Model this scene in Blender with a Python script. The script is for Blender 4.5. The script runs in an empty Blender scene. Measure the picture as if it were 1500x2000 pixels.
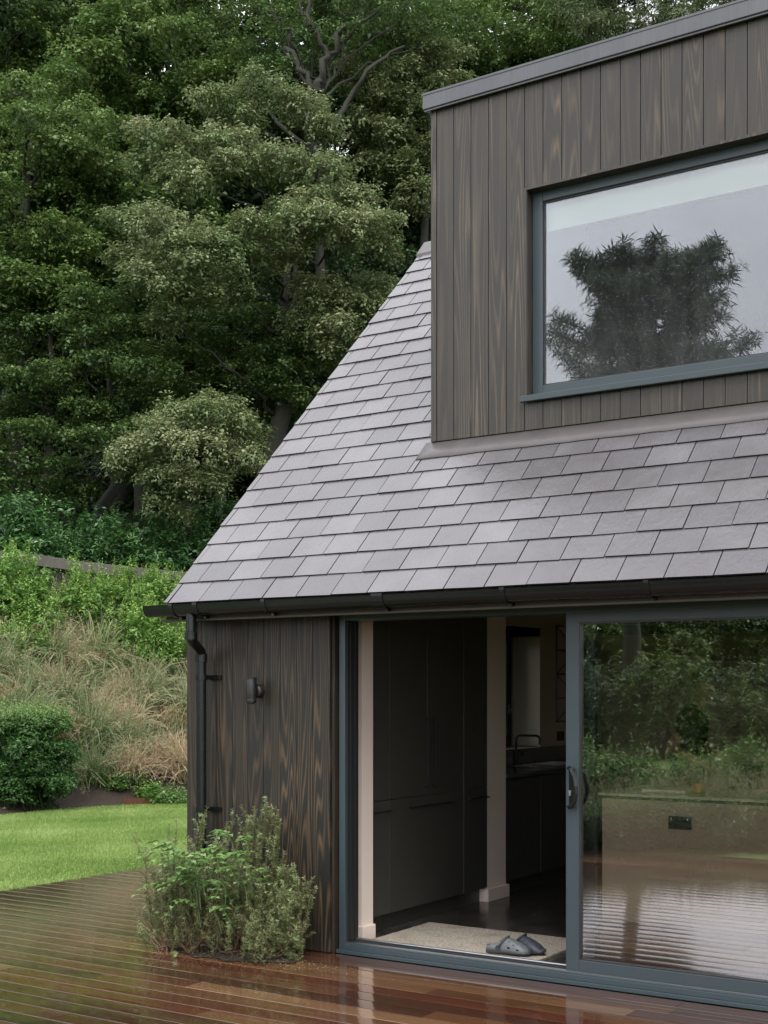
import bpy, math, random
import numpy as np
from mathutils import Vector, Matrix
random.seed(11)
RNG = np.random.default_rng(11)
sc = bpy.context.scene
col = sc.collection
R = math.radians

# ---------------------------------------------------------------- camera
CH = 1.624
YAW = R(33.2)
cam_d = bpy.data.cameras.new('camera')
cam = bpy.data.objects.new('camera', cam_d)
col.objects.link(cam)
cam.location = (0, 0, CH)
cam.rotation_euler = (R(90), 0, YAW)
cam_d.sensor_fit = 'HORIZONTAL'
cam_d.sensor_width = 36
cam_d.lens = 2520 / 1500 * 36
cam_d.shift_y = 350 / 1500
cam_d.clip_end = 500
cam_d.clip_start = 0.05
sc.camera = cam
CA, SA = math.cos(YAW), math.sin(YAW)

def P(px, py, Z):
    """real-world point at depth Z seen towards a direction (used to survey the place)"""
    X = (px - 750) / 2520 * Z
    return Vector((X * CA - Z * SA, X * SA + Z * CA, CH + (1350 - py) / 2520 * Z))

# ---------------------------------------------------------------- terrain
def smooth(a, b, v):
    t = np.clip((v - a) / (b - a), 0, 1)
    return t * t * (3 - 2 * t)

def sdist(x, y):
    qx = np.maximum(-12.0 - x, 0.0)
    qy = np.maximum(y - 11.9, 0.0) * 0.6
    return np.hypot(qx, qy) - 1.5

def ground_h(x, y):
    x = np.asarray(x, float); y = np.asarray(y, float)
    s = sdist(x, y)
    h = np.clip(s, 0, 4) * 0.65
    h = h + np.clip(s - 4, 0, 2.1) * 0.15
    h = h + smooth(6.1, 6.6, s) * 0.9
    h = h + np.clip(s - 6.6, 0, 60) * 0.27
    h = h + (np.sin(x * 1.3) * np.cos(y * 1.1) * 0.10 + np.sin(x * 3.1 + y * 2.3) * 0.04) * smooth(0.2, 2, s)
    # behind the viewer the garden stays nearly level
    h = h * smooth(-12, 2, y)
    return h

# ---------------------------------------------------------------- materials
def new_mat(name):
    m = bpy.data.materials.new(name)
    m.use_nodes = True
    nt = m.node_tree
    for n in list(nt.nodes):
        if n.type != 'OUTPUT_MATERIAL':
            nt.nodes.remove(n)
    out = nt.nodes['Material Output']
    return m, nt, out

class N:
    """tiny node-building helper"""
    def __init__(s, nt): s.nt = nt
    def a(s, t, **kw):
        n = s.nt.nodes.new(t)
        for k, v in kw.items():
            setattr(n, k, v)
        return n
    def l(s, o, i): s.nt.links.new(o, i)
    def val(s, n, k, v):
        if isinstance(v, bpy.types.NodeSocket): s.l(v, n.inputs[k])
        else: n.inputs[k].default_value = v
    def coord(s, kind='Object'):
        return s.a('ShaderNodeTexCoord').outputs[kind]
    def attr(s, name='rnd'):
        n = s.a('ShaderNodeAttribute'); n.attribute_name = name
        return n.outputs['Fac']
    def mapping(s, vec, scale=(1, 1, 1), loc=(0, 0, 0), rot=(0, 0, 0)):
        n = s.a('ShaderNodeMapping'); s.l(vec, n.inputs['Vector'])
        n.inputs['Scale'].default_value = scale; n.inputs['Location'].default_value = loc
        n.inputs['Rotation'].default_value = rot
        return n.outputs['Vector']
    def noise(s, vec, scale=5, detail=3, rough=0.5, dist=0.0, w=None):
        n = s.a('ShaderNodeTexNoise')
        if w is not None:
            n.noise_dimensions = '4D'; s.val(n, 'W', w)
        s.l(vec, n.inputs['Vector']); n.inputs['Scale'].default_value = scale
        n.inputs['Detail'].default_value = detail; n.inputs['Roughness'].default_value = rough
        n.inputs['Distortion'].default_value = dist
        return n.outputs['Fac']
    def math(s, op, a, b=0.0, c=0.0, clamp=False):
        n = s.a('ShaderNodeMath'); n.operation = op; n.use_clamp = clamp
        s.val(n, 0, a); s.val(n, 1, b)
        if len(n.inputs) > 2: s.val(n, 2, c)
        return n.outputs[0]
    def ramp(s, fac, stops, interp='LINEAR'):
        n = s.a('ShaderNodeValToRGB'); n.color_ramp.interpolation = interp
        e = n.color_ramp.elements
        while len(e) < len(stops): e.new(0.5)
        for i, (p, c) in enumerate(stops):
            e[i].position = p
            if not hasattr(c, '__len__'): c = (c, c, c)
            e[i].color = (*c, 1)
        s.val(n, 'Fac', fac)
        return n.outputs['Color']
    def mix(s, fac, a, b, mode='MIX'):
        n = s.a('ShaderNodeMix'); n.data_type = 'RGBA'; n.blend_type = mode
        s.val(n, 0, fac)
        for k, v in ((6, a), (7, b)):
            if isinstance(v, bpy.types.NodeSocket): s.l(v, n.inputs[k])
            else: n.inputs[k].default_value = (*v, 1)
        return n.outputs[2]
    def bump(s, h, strength=0.3, dist=0.01):
        n = s.a('ShaderNodeBump'); s.l(h, n.inputs['Height'])
        n.inputs['Strength'].default_value = strength; n.inputs['Distance'].default_value = dist
        return n.outputs['Normal']
    def pbr(s, color, rough=0.5, metal=0.0, normal=None, spec=0.5, coat=0.0, coat_rough=0.1):
        n = s.a('ShaderNodeBsdfPrincipled')
        if isinstance(color, bpy.types.NodeSocket): s.l(color, n.inputs['Base Color'])
        else: n.inputs['Base Color'].default_value = (*color, 1)
        s.val(n, 'Roughness', rough); s.val(n, 'Metallic', metal)
        s.val(n, 'Specular IOR Level', spec)
        if coat: s.val(n, 'Coat Weight', coat); s.val(n, 'Coat Roughness', coat_rough)
        if normal is not None: s.l(normal, n.inputs['Normal'])
        return n.outputs[0]

def plain(name, color, rough=0.5, metal=0.0, var=0.12, nscale=8, bump=0.0, bscale=60, spec=0.5):
    m, nt, out = new_mat(name); n = N(nt)
    v = n.coord()
    f = n.noise(v, nscale, 4, 0.6)
    c = n.mix(f, tuple(x * (1 - var) for x in color), tuple(min(1, x * (1 + var)) for x in color))
    r = n.math('MULTIPLY_ADD', n.noise(v, nscale * 2.3, 3), 0.2, rough - 0.1, clamp=True)
    nm = n.bump(n.noise(v, bscale, 3), bump, 0.002) if bump else None
    nt.links.new(n.pbr(c, r, metal, nm, spec), out.inputs[0])
    return m

def charred_wood(name, dark, brown, wet=0.30, amount=0.5, cover=0.3):
    m, nt, out = new_mat(name); n = N(nt)
    v = n.coord(); w = n.math('MULTIPLY', n.attr(), 60)
    warp = n.noise(n.mapping(v, (5, 5, 0.9)), 1.0, 2, 0.5, 0.0, w)
    # contour lines of a stretched noise = cathedral grain round knots
    base = n.noise(n.mapping(v, (7.5, 7.5, 0.30)), 1.0, 1.0, 0.3, 0.04, w)
    rings = n.math('SINE', n.math('MULTIPLY', base, 160))
    rings = n.math('MULTIPLY_ADD', rings, 0.5, 0.5)
    fine = n.noise(n.mapping(v, (170, 170, 4)), 1.0, 3, 0.6, 0, w)
    patch = n.noise(n.mapping(v, (9, 9, 0.8)), 1.0, 2, 0.5, 0, n.math('ADD', w, 17.0))
    knot = n.noise(n.mapping(v, (10, 10, 2.2)), 1.0, 2, 0.5, 0.2, n.math('ADD', w, 31.0))
    thr = n.math('MULTIPLY', rings, n.ramp(patch, [(0.34, cover), (0.62, 1.0)]))
    thr = n.math('MULTIPLY', thr, n.math('MULTIPLY_ADD', fine, 1.1, 0.38))
    g = n.ramp(thr, [(0.36, 0.0), (0.80, amount), (1.0, 1.0)])
    blot = n.ramp(knot, [(0.735, 0.0), (0.765, 0.7)])
    g2 = n.mix(0.0, g, g); g2 = n.math('MAXIMUM', g, blot)
    dv = n.mix(n.noise(n.mapping(v, (3, 3, 1.5)), 1.0, 4, 0.6, 0, w), tuple(x * 0.7 for x in dark), tuple(x * 1.35 for x in dark))
    bv = n.mix(n.attr(), tuple(x * 0.65 for x in brown), tuple(x * 1.15 for x in brown))
    c = n.mix(g2, dv, bv)
    # beads of rain
    vor = n.a('ShaderNodeTexVoronoi'); n.l(n.mapping(v, (1, 1, 1)), vor.inputs['Vector']); vor.inputs['Scale'].default_value = 130
    bead = n.ramp(vor.outputs['Distance'], [(0.10, 1.0), (0.24, 0.0)])
    bead = n.math('MULTIPLY', bead, n.ramp(n.noise(v, 11, 3), [(0.42, 0.0), (0.55, 1.0)]))
    h = n.math('MULTIPLY_ADD', g, 0.35, n.math('MULTIPLY_ADD', bead, 1.6, n.math('MULTIPLY', fine, 0.45)))
    nm = n.bump(h, 0.55, 0.0015)
    r = n.math('MULTIPLY_ADD', fine, 0.25, wet, clamp=True)
    r = n.math('SUBTRACT', r, n.math('MULTIPLY', bead, 0.25), clamp=True)
    nt.links.new(n.pbr(c, r, 0, nm, 0.42), out.inputs[0])
    return m

def leaf_mat(name, stops, rough=0.42, trans=0.28, spec=0.4):
    m, nt, out = new_mat(name); n = N(nt)
    c = n.ramp(n.attr(), stops)
    big = n.noise(n.coord(), 0.9, 2)
    c = n.mix(n.math('MULTIPLY_ADD', big, 0.8, -0.15, clamp=True), c, n.mix(1.0, c, (0.62, 0.72, 0.6), 'MULTIPLY'))
    p = n.pbr(c, rough, 0, None, spec)
    t = n.a('ShaderNodeBsdfTranslucent'); n.l(c, t.inputs[0])
    mx = n.a('ShaderNodeMixShader'); mx.inputs[0].default_value = trans
    n.l(p, mx.inputs[1]); n.l(t.outputs[0], mx.inputs[2])
    n.l(mx.outputs[0], out.inputs[0])
    return m

def glass_mat(name, boost=2.2, tint=(0.9, 0.95, 0.92), drops=False, rough=0.0, film=0.0):
    m, nt, out = new_mat(name); n = N(nt)
    v = n.coord()
    tr = n.a('ShaderNodeBsdfTransparent'); tr.inputs[0].default_value = (*tint, 1)
    gl = n.a('ShaderNodeBsdfGlossy'); gl.inputs['Roughness'].default_value = rough
    gl.inputs['Color'].default_value = (0.95, 0.95, 1.0, 1)
    nmw = n.bump(n.noise(n.mapping(v, (1.1, 1.1, 0.8)), 1.0, 1), 0.05, 0.02)
    n.l(nmw, gl.inputs['Normal'])
    fr = n.a('ShaderNodeFresnel'); fr.inputs[0].default_value = 1.5
    f = n.math('MULTIPLY', fr.outputs[0], boost, clamp=True)
    mx = n.a('ShaderNodeMixShader'); n.l(f, mx.inputs[0]); n.l(tr.outputs[0], mx.inputs[1]); n.l(gl.outputs[0], mx.inputs[2])
    res = mx.outputs[0]
    if drops:
        sep = n.a('ShaderNodeSeparateXYZ'); n.l(v, sep.inputs[0])
        vor = n.a('ShaderNodeTexVoronoi'); n.l(n.mapping(v, (1, 1, 0.8)), vor.inputs['Vector']); vor.inputs['Scale'].default_value = drops[0]
        vor.feature = 'F1'
        d = n.ramp(vor.outputs['Distance'], [(0.22, 1.0), (0.34, 0.0)])
        sep2 = n.a('ShaderNodeSeparateColor'); n.l(vor.outputs['Color'], sep2.inputs[0])
        # more beads towards the sill, and in patches
        lo = n.a('ShaderNodeMapRange'); n.l(sep.outputs['Z'], lo.inputs[0])
        lo.inputs[1].default_value = drops[1]; lo.inputs[2].default_value = drops[2]
        lo.inputs[3].default_value = 0.6; lo.inputs[4].default_value = 0.08
        keep = n.math('LESS_THAN', sep2.outputs[0], n.math('MULTIPLY', lo.outputs[0], n.math('MULTIPLY_ADD', n.noise(v, 4, 3), 2.6, -0.6, clamp=True)))
        d = n.math('MULTIPLY', d, keep)
        w = n.a('ShaderNodeBsdfGlossy'); w.inputs['Roughness'].default_value = 0.25
        w.inputs['Color'].default_value = (0.8, 0.82, 0.82, 1)
        nb = n.bump(n.math('MULTIPLY', vor.outputs['Distance'], -1), 1.0, 0.01); n.l(nb, w.inputs['Normal'])
        tw = n.a('ShaderNodeBsdfTransparent')
        mw = n.a('ShaderNodeMixShader'); mw.inputs[0].default_value = 0.28; n.l(tw.outputs[0], mw.inputs[1]); n.l(w.outputs[0], mw.inputs[2])
        m2 = n.a('ShaderNodeMixShader'); n.l(n.math('MULTIPLY', d, 0.85), m2.inputs[0]); n.l(res, m2.inputs[1]); n.l(mw.outputs[0], m2.inputs[2])
        res = m2.outputs[0]
    if film:
        df = n.a('ShaderNodeBsdfTranslucent'); df.inputs[0].default_value = (0.8, 0.82, 0.84, 1)
        dd = n.a('ShaderNodeBsdfDiffuse'); dd.inputs[0].default_value = (0.8, 0.82, 0.84, 1)
        a2 = n.a('ShaderNodeMixShader'); n.l(df.outputs[0], a2.inputs[1]); n.l(dd.outputs[0], a2.inputs[2])
        sep3 = n.a('ShaderNodeSeparateXYZ'); n.l(v, sep3.inputs[0])
        mr = n.a('ShaderNodeMapRange'); n.l(sep3.outputs['Z'], mr.inputs[0])
        mr.inputs[1].default_value = 3.5; mr.inputs[2].default_value = 4.4; mr.inputs[3].default_value = 1.0; mr.inputs[4].default_value = 0.15
        k = n.math('MULTIPLY', n.noise(n.mapping(v, (14, 14, 1.5)), 1.0, 4, 0.6), n.math('MULTIPLY', mr.outputs[0], film * 2))
        m3 = n.a('ShaderNodeMixShader'); n.l(k, m3.inputs[0]); n.l(res, m3.inputs[1]); n.l(a2.outputs[0], m3.inputs[2])
        res = m3.outputs[0]
    n.l(res, out.inputs[0])
    return m

M = {}
M['clad'] = charred_wood('charred cladding', (0.0095, 0.0094, 0.0070), (0.088, 0.058, 0.031), 0.40, 0.48, 0.75)
M['clad_up'] = charred_wood('charred cladding sky sheen', (0.0290, 0.0270, 0.0220), (0.104, 0.077, 0.050), 0.27, 0.38, 0.55)  # same boards as the lower wall; wet sky sheen put into a paler colour
M['frame'] = plain('blue grey powder coat', (0.030, 0.046, 0.053), 0.38, 0.0, 0.08, 5)
M['frame_dark'] = plain('black rubber', (0.012, 0.014, 0.014), 0.45)
M['black_metal'] = plain('black satin metal', (0.012, 0.013, 0.013), 0.36, 0.0, 0.2)
M['black_plastic'] = plain('wet black plastic', (0.006, 0.0075, 0.0075), 0.24, 0.0, 0.2, 12, 0.0, 160, 0.35)
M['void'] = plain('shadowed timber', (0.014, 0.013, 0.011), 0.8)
M['plaster'] = plain('pinkish plaster paint', (0.80, 0.69, 0.60), 0.65, 0, 0.03, 2)
M['plaster_in'] = plain('taupe wall paint', (0.62, 0.55, 0.46), 0.8, 0, 0.05, 2)
M['white_in'] = plain('off white paint', (0.88, 0.87, 0.76), 0.7, 0, 0.02, 2)
M['cab'] = plain('charcoal laminate', (0.048, 0.048, 0.040), 0.42, 0, 0.25, 3, 0.12, 90)
M['worktop'] = plain('dark stone worktop', (0.075, 0.085, 0.078), 0.16, 0, 0.3, 14)
M['steel'] = plain('brushed steel', (0.34, 0.34, 0.33), 0.36, 1.0, 0.08)
M['island'] = plain('taupe island panel', (0.58, 0.49, 0.39), 0.6, 0, 0.05)
M['island_top'] = plain('pale edged worktop', (0.60, 0.64, 0.58), 0.25, 0, 0.06)
M['trim'] = plain('soffit timber', (0.06, 0.048, 0.038), 0.5, 0, 0.3)
M['lead'] = plain('wet lead flashing', (0.082, 0.075, 0.074), 0.42, 0, 0.35, 6, 0.3, 12)
M['corten'] = plain('rusted steel edging', (0.10, 0.035, 0.018), 0.6, 0, 0.3)
M['skin'] = plain('skin', (0.50, 0.32, 0.23), 0.5, 0, 0.05)
M['hair'] = plain('dark hair', (0.010, 0.008, 0.006), 0.4)
M['shirt'] = plain('dark shirt', (0.012, 0.014, 0.014), 0.8)
M['trousers'] = plain('dark trousers', (0.02, 0.022, 0.028), 0.8)
M['orange'] = plain('orange skin', (0.65, 0.20, 0.02), 0.4, 0, 0.1, 20, 0.4, 150)
M['greywood'] = plain('weathered grey timber', (0.27, 0.26, 0.215), 0.6, 0, 0.3, 7)
M['capboard'] = plain('grey weathered top board', (0.100, 0.092, 0.072), 0.6, 0, 0.3, 7)
M['sleeper'] = plain('black sleeper timber', (0.02, 0.017, 0.013), 0.7, 0, 0.4, 6)

def m_fascia():
    m, nt, out = new_mat('grey metal coping'); n = N(nt); v = n.coord()
    st = n.noise(n.mapping(v, (60, 60, 1.2)), 1.0, 4, 0.65)
    big = n.noise(n.mapping(v, (3, 3, 1)), 1.0, 3)
    c = n.mix(n.math('MULTIPLY', st, big), (0.045, 0.047, 0.054), (0.135, 0.137, 0.152))
    r = n.math('MULTIPLY_ADD', st, 0.25, 0.22)
    n.l(n.pbr(c, r, 0.0, n.bump(st, 0.2, 0.002), 0.6), out.inputs[0]); return m
M['fascia'] = m_fascia()

def m_slate():
    m, nt, out = new_mat('wet riven slate'); n = N(nt); v = n.coord(); rnd = n.attr()
    w = n.math('MULTIPLY', rnd, 40)
    stain = n.noise(n.mapping(v, (1.6, 1.6, 1.6)), 1.0, 5, 0.6)
    c = n.mix(rnd, (0.072, 0.071, 0.073), (0.126, 0.122, 0.125))
    c = n.mix(n.ramp(stain, [(0.35, 0.0), (0.70, 0.8)]), c, (0.062, 0.055, 0.058))
    rip = n.noise(n.mapping(v, (16, 10, 10), rot=(0, 0, 0.6)), 1.0, 5, 0.62, 1.4, w)
    fine = n.noise(v, 90, 3, 0.6)
    h = n.math('MULTIPLY_ADD', rip, 1.0, n.math('MULTIPLY', fine, 0.18))
    nm = n.bump(h, 0.42, 0.006)
    r = n.math('MULTIPLY_ADD', n.noise(n.mapping(v, (7, 7, 7)), 1.0, 4, 0.6, 0.5, w), 0.34, 0.07)
    n.l(n.pbr(c, r, 0, nm, 1.0), out.inputs[0]); return m
M['slate'] = m_slate()
M['slate_edge_shade'] = plain('wet slate edge shade', (0.012, 0.011, 0.012), 0.7)  # wet edges and the shade between courses, painted as near-black colour

def m_deck():
    m, nt, out = new_mat('wet hardwood decking'); n = N(nt); v = n.coord(); rnd = n.attr()
    w = n.math('MULTIPLY', rnd, 70)
    c = n.ramp(rnd, [(0.0, (0.045, 0.022, 0.014)), (0.22, (0.088, 0.038, 0.022)), (0.45, (0.110, 0.038, 0.021)), (0.62, (0.068, 0.031, 0.019)), (0.82, (0.140, 0.066, 0.032)), (1.0, (0.230, 0.130, 0.066))])
    gr = n.noise(n.mapping(v, (1.4, 46, 46)), 1.0, 5, 0.65, 0.6, w)
    c = n.mix(n.ramp(gr, [(0.35, 0.0), (0.7, 0.8)]), c, n.mix(1.0, c, (0.35, 0.32, 0.32), 'MULTIPLY'))
    # duller brown mixed in patchily towards the lawn
    sep = n.a('ShaderNodeSeparateXYZ'); n.l(v, sep.inputs[0])
    mr = n.a('ShaderNodeMapRange'); n.l(sep.outputs['X'], mr.inputs[0]); mr.inputs[1].default_value = -5.6; mr.inputs[2].default_value = -6.9
    dull = n.math('MULTIPLY', mr.outputs[0], n.math('MULTIPLY_ADD', n.noise(v, 3.0, 4), 1.2, 0.15), clamp=True)
    c = n.mix(dull, c, (0.078, 0.052, 0.032))
    film = n.noise(n.mapping(v, (0.8, 2.2, 1)), 1.0, 4, 0.6, 0.3)
    r = n.math('MULTIPLY_ADD', n.ramp(film, [(0.38, 0.0), (0.66, 1.0)]), 0.13, 0.035)
    sc1 = n.noise(n.mapping(v, (0.5, 5, 5)), 1.0, 3, 0.5, 2.0)
    nm = n.bump(n.math('MULTIPLY_ADD', gr, 0.7, n.math('MULTIPLY', n.noise(v, 55, 2), 0.5)), 0.16, 0.002)
    n.l(n.pbr(c, r, 0, nm, 0.5, 0.8, 0.04), out.inputs[0]); return m
M['deck'] = m_deck()

def m_floor():
    m, nt, out = new_mat('polished dark concrete'); n = N(nt); v = n.coord()
    f = n.noise(v, 3.5, 6, 0.65, 0.8)
    c = n.mix(n.ramp(f, [(0.35, 0.0), (0.7, 1.0)]), (0.018, 0.018, 0.016), (0.085, 0.080, 0.072))
    r = n.math('MULTIPLY_ADD', f, 0.25, 0.10)
    n.l(n.pbr(c, r, 0, n.bump(f, 0.08, 0.003)), out.inputs[0]); return m
M['floor'] = m_floor()

def m_mat():
    m, nt, out = new_mat('coir doormat'); n = N(nt); v = n.coord()
    f = n.noise(v, 62, 4, 0.85); g = n.noise(v, 7, 4, 0.6)
    c = n.mix(n.ramp(f, [(0.32, 0.0), (0.68, 1.0)]), (0.13, 0.11, 0.085), (0.60, 0.54, 0.46))
    c = n.mix(n.ramp(g, [(0.5, 0.0), (0.75, 0.5)]), c, (0.13, 0.105, 0.08))
    n.l(n.pbr(c, 0.95, 0, n.bump(f, 1.0, 0.006)), out.inputs[0]); return m
M['mat'] = m_mat()

def m_ground(name, a, b, c3=None, sc_=3.0):
    m, nt, out = new_mat(name); n = N(nt); v = n.coord()
    f = n.noise(v, sc_, 6, 0.65); g = n.noise(v, 40, 3, 0.7)
    c = n.mix(f, a, b); c = n.mix(n.ramp(g, [(0.3, 0.0), (0.8, 0.6)]), c, tuple(x * 0.5 for x in a))
    n.l(n.pbr(c, 0.85, 0, n.bump(g, 0.8, 0.02)), out.inputs[0]); return m
M['soil'] = m_ground('mulch and soil', (0.022, 0.016, 0.010), (0.055, 0.038, 0.024))
M['lawn'] = m_ground('lawn turf', (0.09, 0.16, 0.032), (0.16, 0.24, 0.06), sc_=1.2)
M['clog'] = plain('grey blue foam', (0.100, 0.115, 0.120), 0.55, 0, 0.12, 14, 0.2, 200)
M['clog_dark'] = plain('navy foam', (0.026, 0.032, 0.044), 0.55, 0, 0.12, 14)
M['clog_sole'] = plain('dark grey foam', (0.045, 0.055, 0.060), 0.6, 0, 0.12, 14)
M['door_glass'] = glass_mat('sliding door glass', 4.9, (0.92, 0.91, 0.87))
M['door_glass2'] = glass_mat('fixed door glass', 1.4, (0.95, 0.95, 0.92))
M['win_glass'] = glass_mat('rain beaded window glass', 3.0, (0.82, 0.88, 0.86), drops=(125, 3.55, 4.4), film=0.06)
M['tumbler'] = glass_mat('clear drinking glass', 1.8, (0.95, 0.97, 0.97))
M['bark'] = plain('mossy bark', (0.018, 0.020, 0.011), 0.85, 0, 0.5, 9, 0.9, 30)
M['bark_pale'] = plain('lichened bark', (0.12, 0.12, 0.09), 0.85, 0, 0.4, 9, 0.9, 30)
M['twig'] = plain('brown twig', (0.13, 0.075, 0.045), 0.7, 0, 0.3, 30)
M['oak'] = leaf_mat('pale oak leaf', [(0.0, (0.060, 0.115, 0.036)), (0.35, (0.150, 0.212, 0.080)), (0.7, (0.275, 0.315, 0.155)), (1.0, (0.42, 0.41, 0.25))])
M['beech'] = leaf_mat('beech leaf', [(0.0, (0.042, 0.088, 0.026)), (0.6, (0.105, 0.178, 0.052)), (1.0, (0.23, 0.31, 0.09))])
M['beech2'] = leaf_mat('bright deciduous leaf', [(0.0, (0.060, 0.120, 0.034)), (0.6, (0.150, 0.235, 0.066)), (1.0, (0.29, 0.37, 0.12))])
M['darkleaf'] = leaf_mat('dark woodland leaf', [(0.0, (0.028, 0.060, 0.026)), (0.7, (0.064, 0.115, 0.044)), (1.0, (0.13, 0.19, 0.075))])
M['conifer'] = leaf_mat('conifer spray', [(0.0, (0.06, 0.095, 0.042)), (0.6, (0.13, 0.17, 0.078)), (1.0, (0.21, 0.24, 0.13))])
M['laurel'] = leaf_mat('glossy laurel leaf', [(0.0, (0.028, 0.080, 0.024)), (0.6, (0.065, 0.165, 0.045)), (1.0, (0.17, 0.31, 0.095))], 0.28, 0.2, 0.6)
M['lime'] = leaf_mat('lime shrub leaf', [(0.0, (0.045, 0.125, 0.022)), (0.55, (0.140, 0.285, 0.055)), (1.0, (0.36, 0.50, 0.13))])
M['box'] = leaf_mat('hedge leaf', [(0.0, (0.045, 0.115, 0.030)), (0.6, (0.095, 0.200, 0.055)), (1.0, (0.26, 0.37, 0.12))], 0.35)
M['grass'] = leaf_mat('ornamental grass', [(0.0, (0.06, 0.12, 0.035)), (0.35, (0.21, 0.27, 0.12)), (0.60, (0.46, 0.42, 0.24)), (0.80, (0.50, 0.34, 0.25)), (1.0, (0.36, 0.17, 0.06))], 0.55, 0.3)
M['turf'] = leaf_mat('lawn blade', [(0.0, (0.18, 0.30, 0.065)), (0.6, (0.37, 0.50, 0.15)), (1.0, (0.56, 0.64, 0.28))], 0.45, 0.35)
M['rosemary'] = leaf_mat('rosemary needle', [(0.0, (0.11, 0.16, 0.06)), (0.6, (0.24, 0.30, 0.125)), (1.0, (0.46, 0.49, 0.27))], 0.5, 0.2)
M['green_stem'] = plain('green stem', (0.10, 0.17, 0.06), 0.6)
M['weed'] = leaf_mat('soft green leaf', [(0.0, (0.09, 0.19, 0.045)), (0.6, (0.18, 0.32, 0.09)), (1.0, (0.38, 0.50, 0.22))], 0.45, 0.3)
M['petal_white'] = plain('white petal', (0.8, 0.8, 0.76), 0.6)
M['petal_red'] = plain('red petal', (0.65, 0.06, 0.07), 0.6)

# ---------------------------------------------------------------- mesh building
OFF = {}
class MB:
    def __init__(s): s.v = []; s.f = []; s.r = []; s.m = []
    def add(s, vs, fs, rnd=0.5, mi=0):
        b = len(s.v); s.v += [tuple(p) for p in vs]
        for f in fs: s.f.append([b + i for i in f]); s.r.append(rnd); s.m.append(mi)
        return s
    def box(s, x0, x1, y0, y1, z0, z1, rnd=0.5, mi=0):
        x0, x1 = sorted((x0, x1)); y0, y1 = sorted((y0, y1)); z0, z1 = sorted((z0, z1))
        return s.add([(x0,y0,z0),(x1,y0,z0),(x1,y1,z0),(x0,y1,z0),(x0,y0,z1),(x1,y0,z1),(x1,y1,z1),(x0,y1,z1)],
            [(0,3,2,1),(4,5,6,7),(0,1,5,4),(1,2,6,5),(2,3,7,6),(3,0,4,7)], rnd, mi)
    def cbox(s, x0, x1, y0, y1, z0, z1, c, rnd=0.5):
        """box with chamfered long edges along x on its top (deck board)"""
        vs = []; prof = [(y0, z0), (y0, z1 - .0016), (y0 + .0022, z1 - .0005), (y0 + .014, z1 - .0003), (y0 + .045, z1), (y1 - .045, z1), (y1 - .014, z1 - .0003), (y1 - .0022, z1 - .0005), (y1, z1 - .0016), (y1, z0)]
        k = len(prof)
        for x in (x0, x1): vs += [(x, y, z) for y, z in prof]
        fs = [(i, i + k, (i + 1) % k + k, (i + 1) % k) for i in range(k)]
        fs += [tuple(range(0, k)), tuple(reversed(range(k, 2 * k)))]
        return s.add(vs, fs, rnd)
    def tube(s, pts, rad, n=10, cap=True, rnd=0.5, mi=0):
        pts = [Vector(p) for p in pts]
        if not hasattr(rad, '__len__'): rad = [rad] * len(pts)
        vs = []; up = None
        for i, p in enumerate(pts):
            d = (pts[min(i + 1, len(pts) - 1)] - pts[max(i - 1, 0)]).normalized()
            if up is None:
                up = Vector((0, 0, 1)) if abs(d.z) < 0.9 else Vector((1, 0, 0))
            a = d.cross(up)
            if a.length < 1e-5: a = d.cross(Vector((0, 1, 0)))
            a.normalize(); b = a.cross(d).normalized(); up = b
            for k in range(n):
                t = 2 * math.pi * k / n
                vs.append(p + (a * math.cos(t) + b * math.sin(t)) * rad[i])
        fs = []
        for i in range(len(pts) - 1):
            for k in range(n):
                fs.append((i*n+k, i*n+(k+1) % n, (i+1)*n+(k+1) % n, (i+1)*n+k))
        if cap:
            fs.append(tuple(reversed(range(n)))); fs.append(tuple(range((len(pts)-1)*n, len(pts)*n)))
        return s.add(vs, fs, rnd, mi)
    def lathe(s, c, prof, n=24, axis='z', rnd=0.5):
        """prof: list of (radius, height)"""
        vs = []
        for r, h in prof:
            for k in range(n):
                t = 2 * math.pi * k / n
                a, b = r * math.cos(t), r * math.sin(t)
                vs.append({'z': (c[0]+a, c[1]+b, c[2]+h), 'y': (c[0]+a, c[1]+h, c[2]+b), 'x': (c[0]+h, c[1]+a, c[2]+b)}[axis])
        fs = []
        for i in range(len(prof) - 1):
            for k in range(n): fs.append((i*n+k, i*n+(k+1) % n, (i+1)*n+(k+1) % n, (i+1)*n+k))
        fs.append(tuple(range(n))); fs.append(tuple(range((len(prof)-1)*n, len(prof)*n)))
        return s.add(vs, fs, rnd)
    def build(s, name, mat, parent=None, bevel=0.0, smooth_=False, seg=2):
        me = bpy.data.meshes.new(name)
        off = OFF.get(parent.name, Vector((0, 0, 0))) if parent else Vector((0, 0, 0))
        me.from_pydata([(x - off.x, y - off.y, z - off.z) for x, y, z in s.v], [], s.f)
        for mm in (mat if isinstance(mat, (list, tuple)) else [mat]): me.materials.append(mm)
        at = me.attributes.new('rnd', 'FLOAT', 'FACE'); at.data.foreach_set('value', s.r)
        if any(s.m): me.polygons.foreach_set('material_index', s.m)
        me.update()
        import bmesh
        bm = bmesh.new(); bm.from_mesh(me); bmesh.ops.recalc_face_normals(bm, faces=bm.faces); bm.to_mesh(me); bm.free()
        if smooth_: me.shade_smooth()
        o = bpy.data.objects.new(name, me); col.objects.link(o)
        if parent: o.parent = parent
        OFF[o.name] = off
        if bevel:
            b = o.modifiers.new('bevel', 'BEVEL'); b.width = bevel; b.segments = seg; b.limit_method = 'ANGLE'
        if smooth_ == 'auto':
            me.shade_flat()
            me.set_sharp_from_angle(angle=R(40)); 
            for p in me.polygons: p.use_smooth = True
        return o

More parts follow.
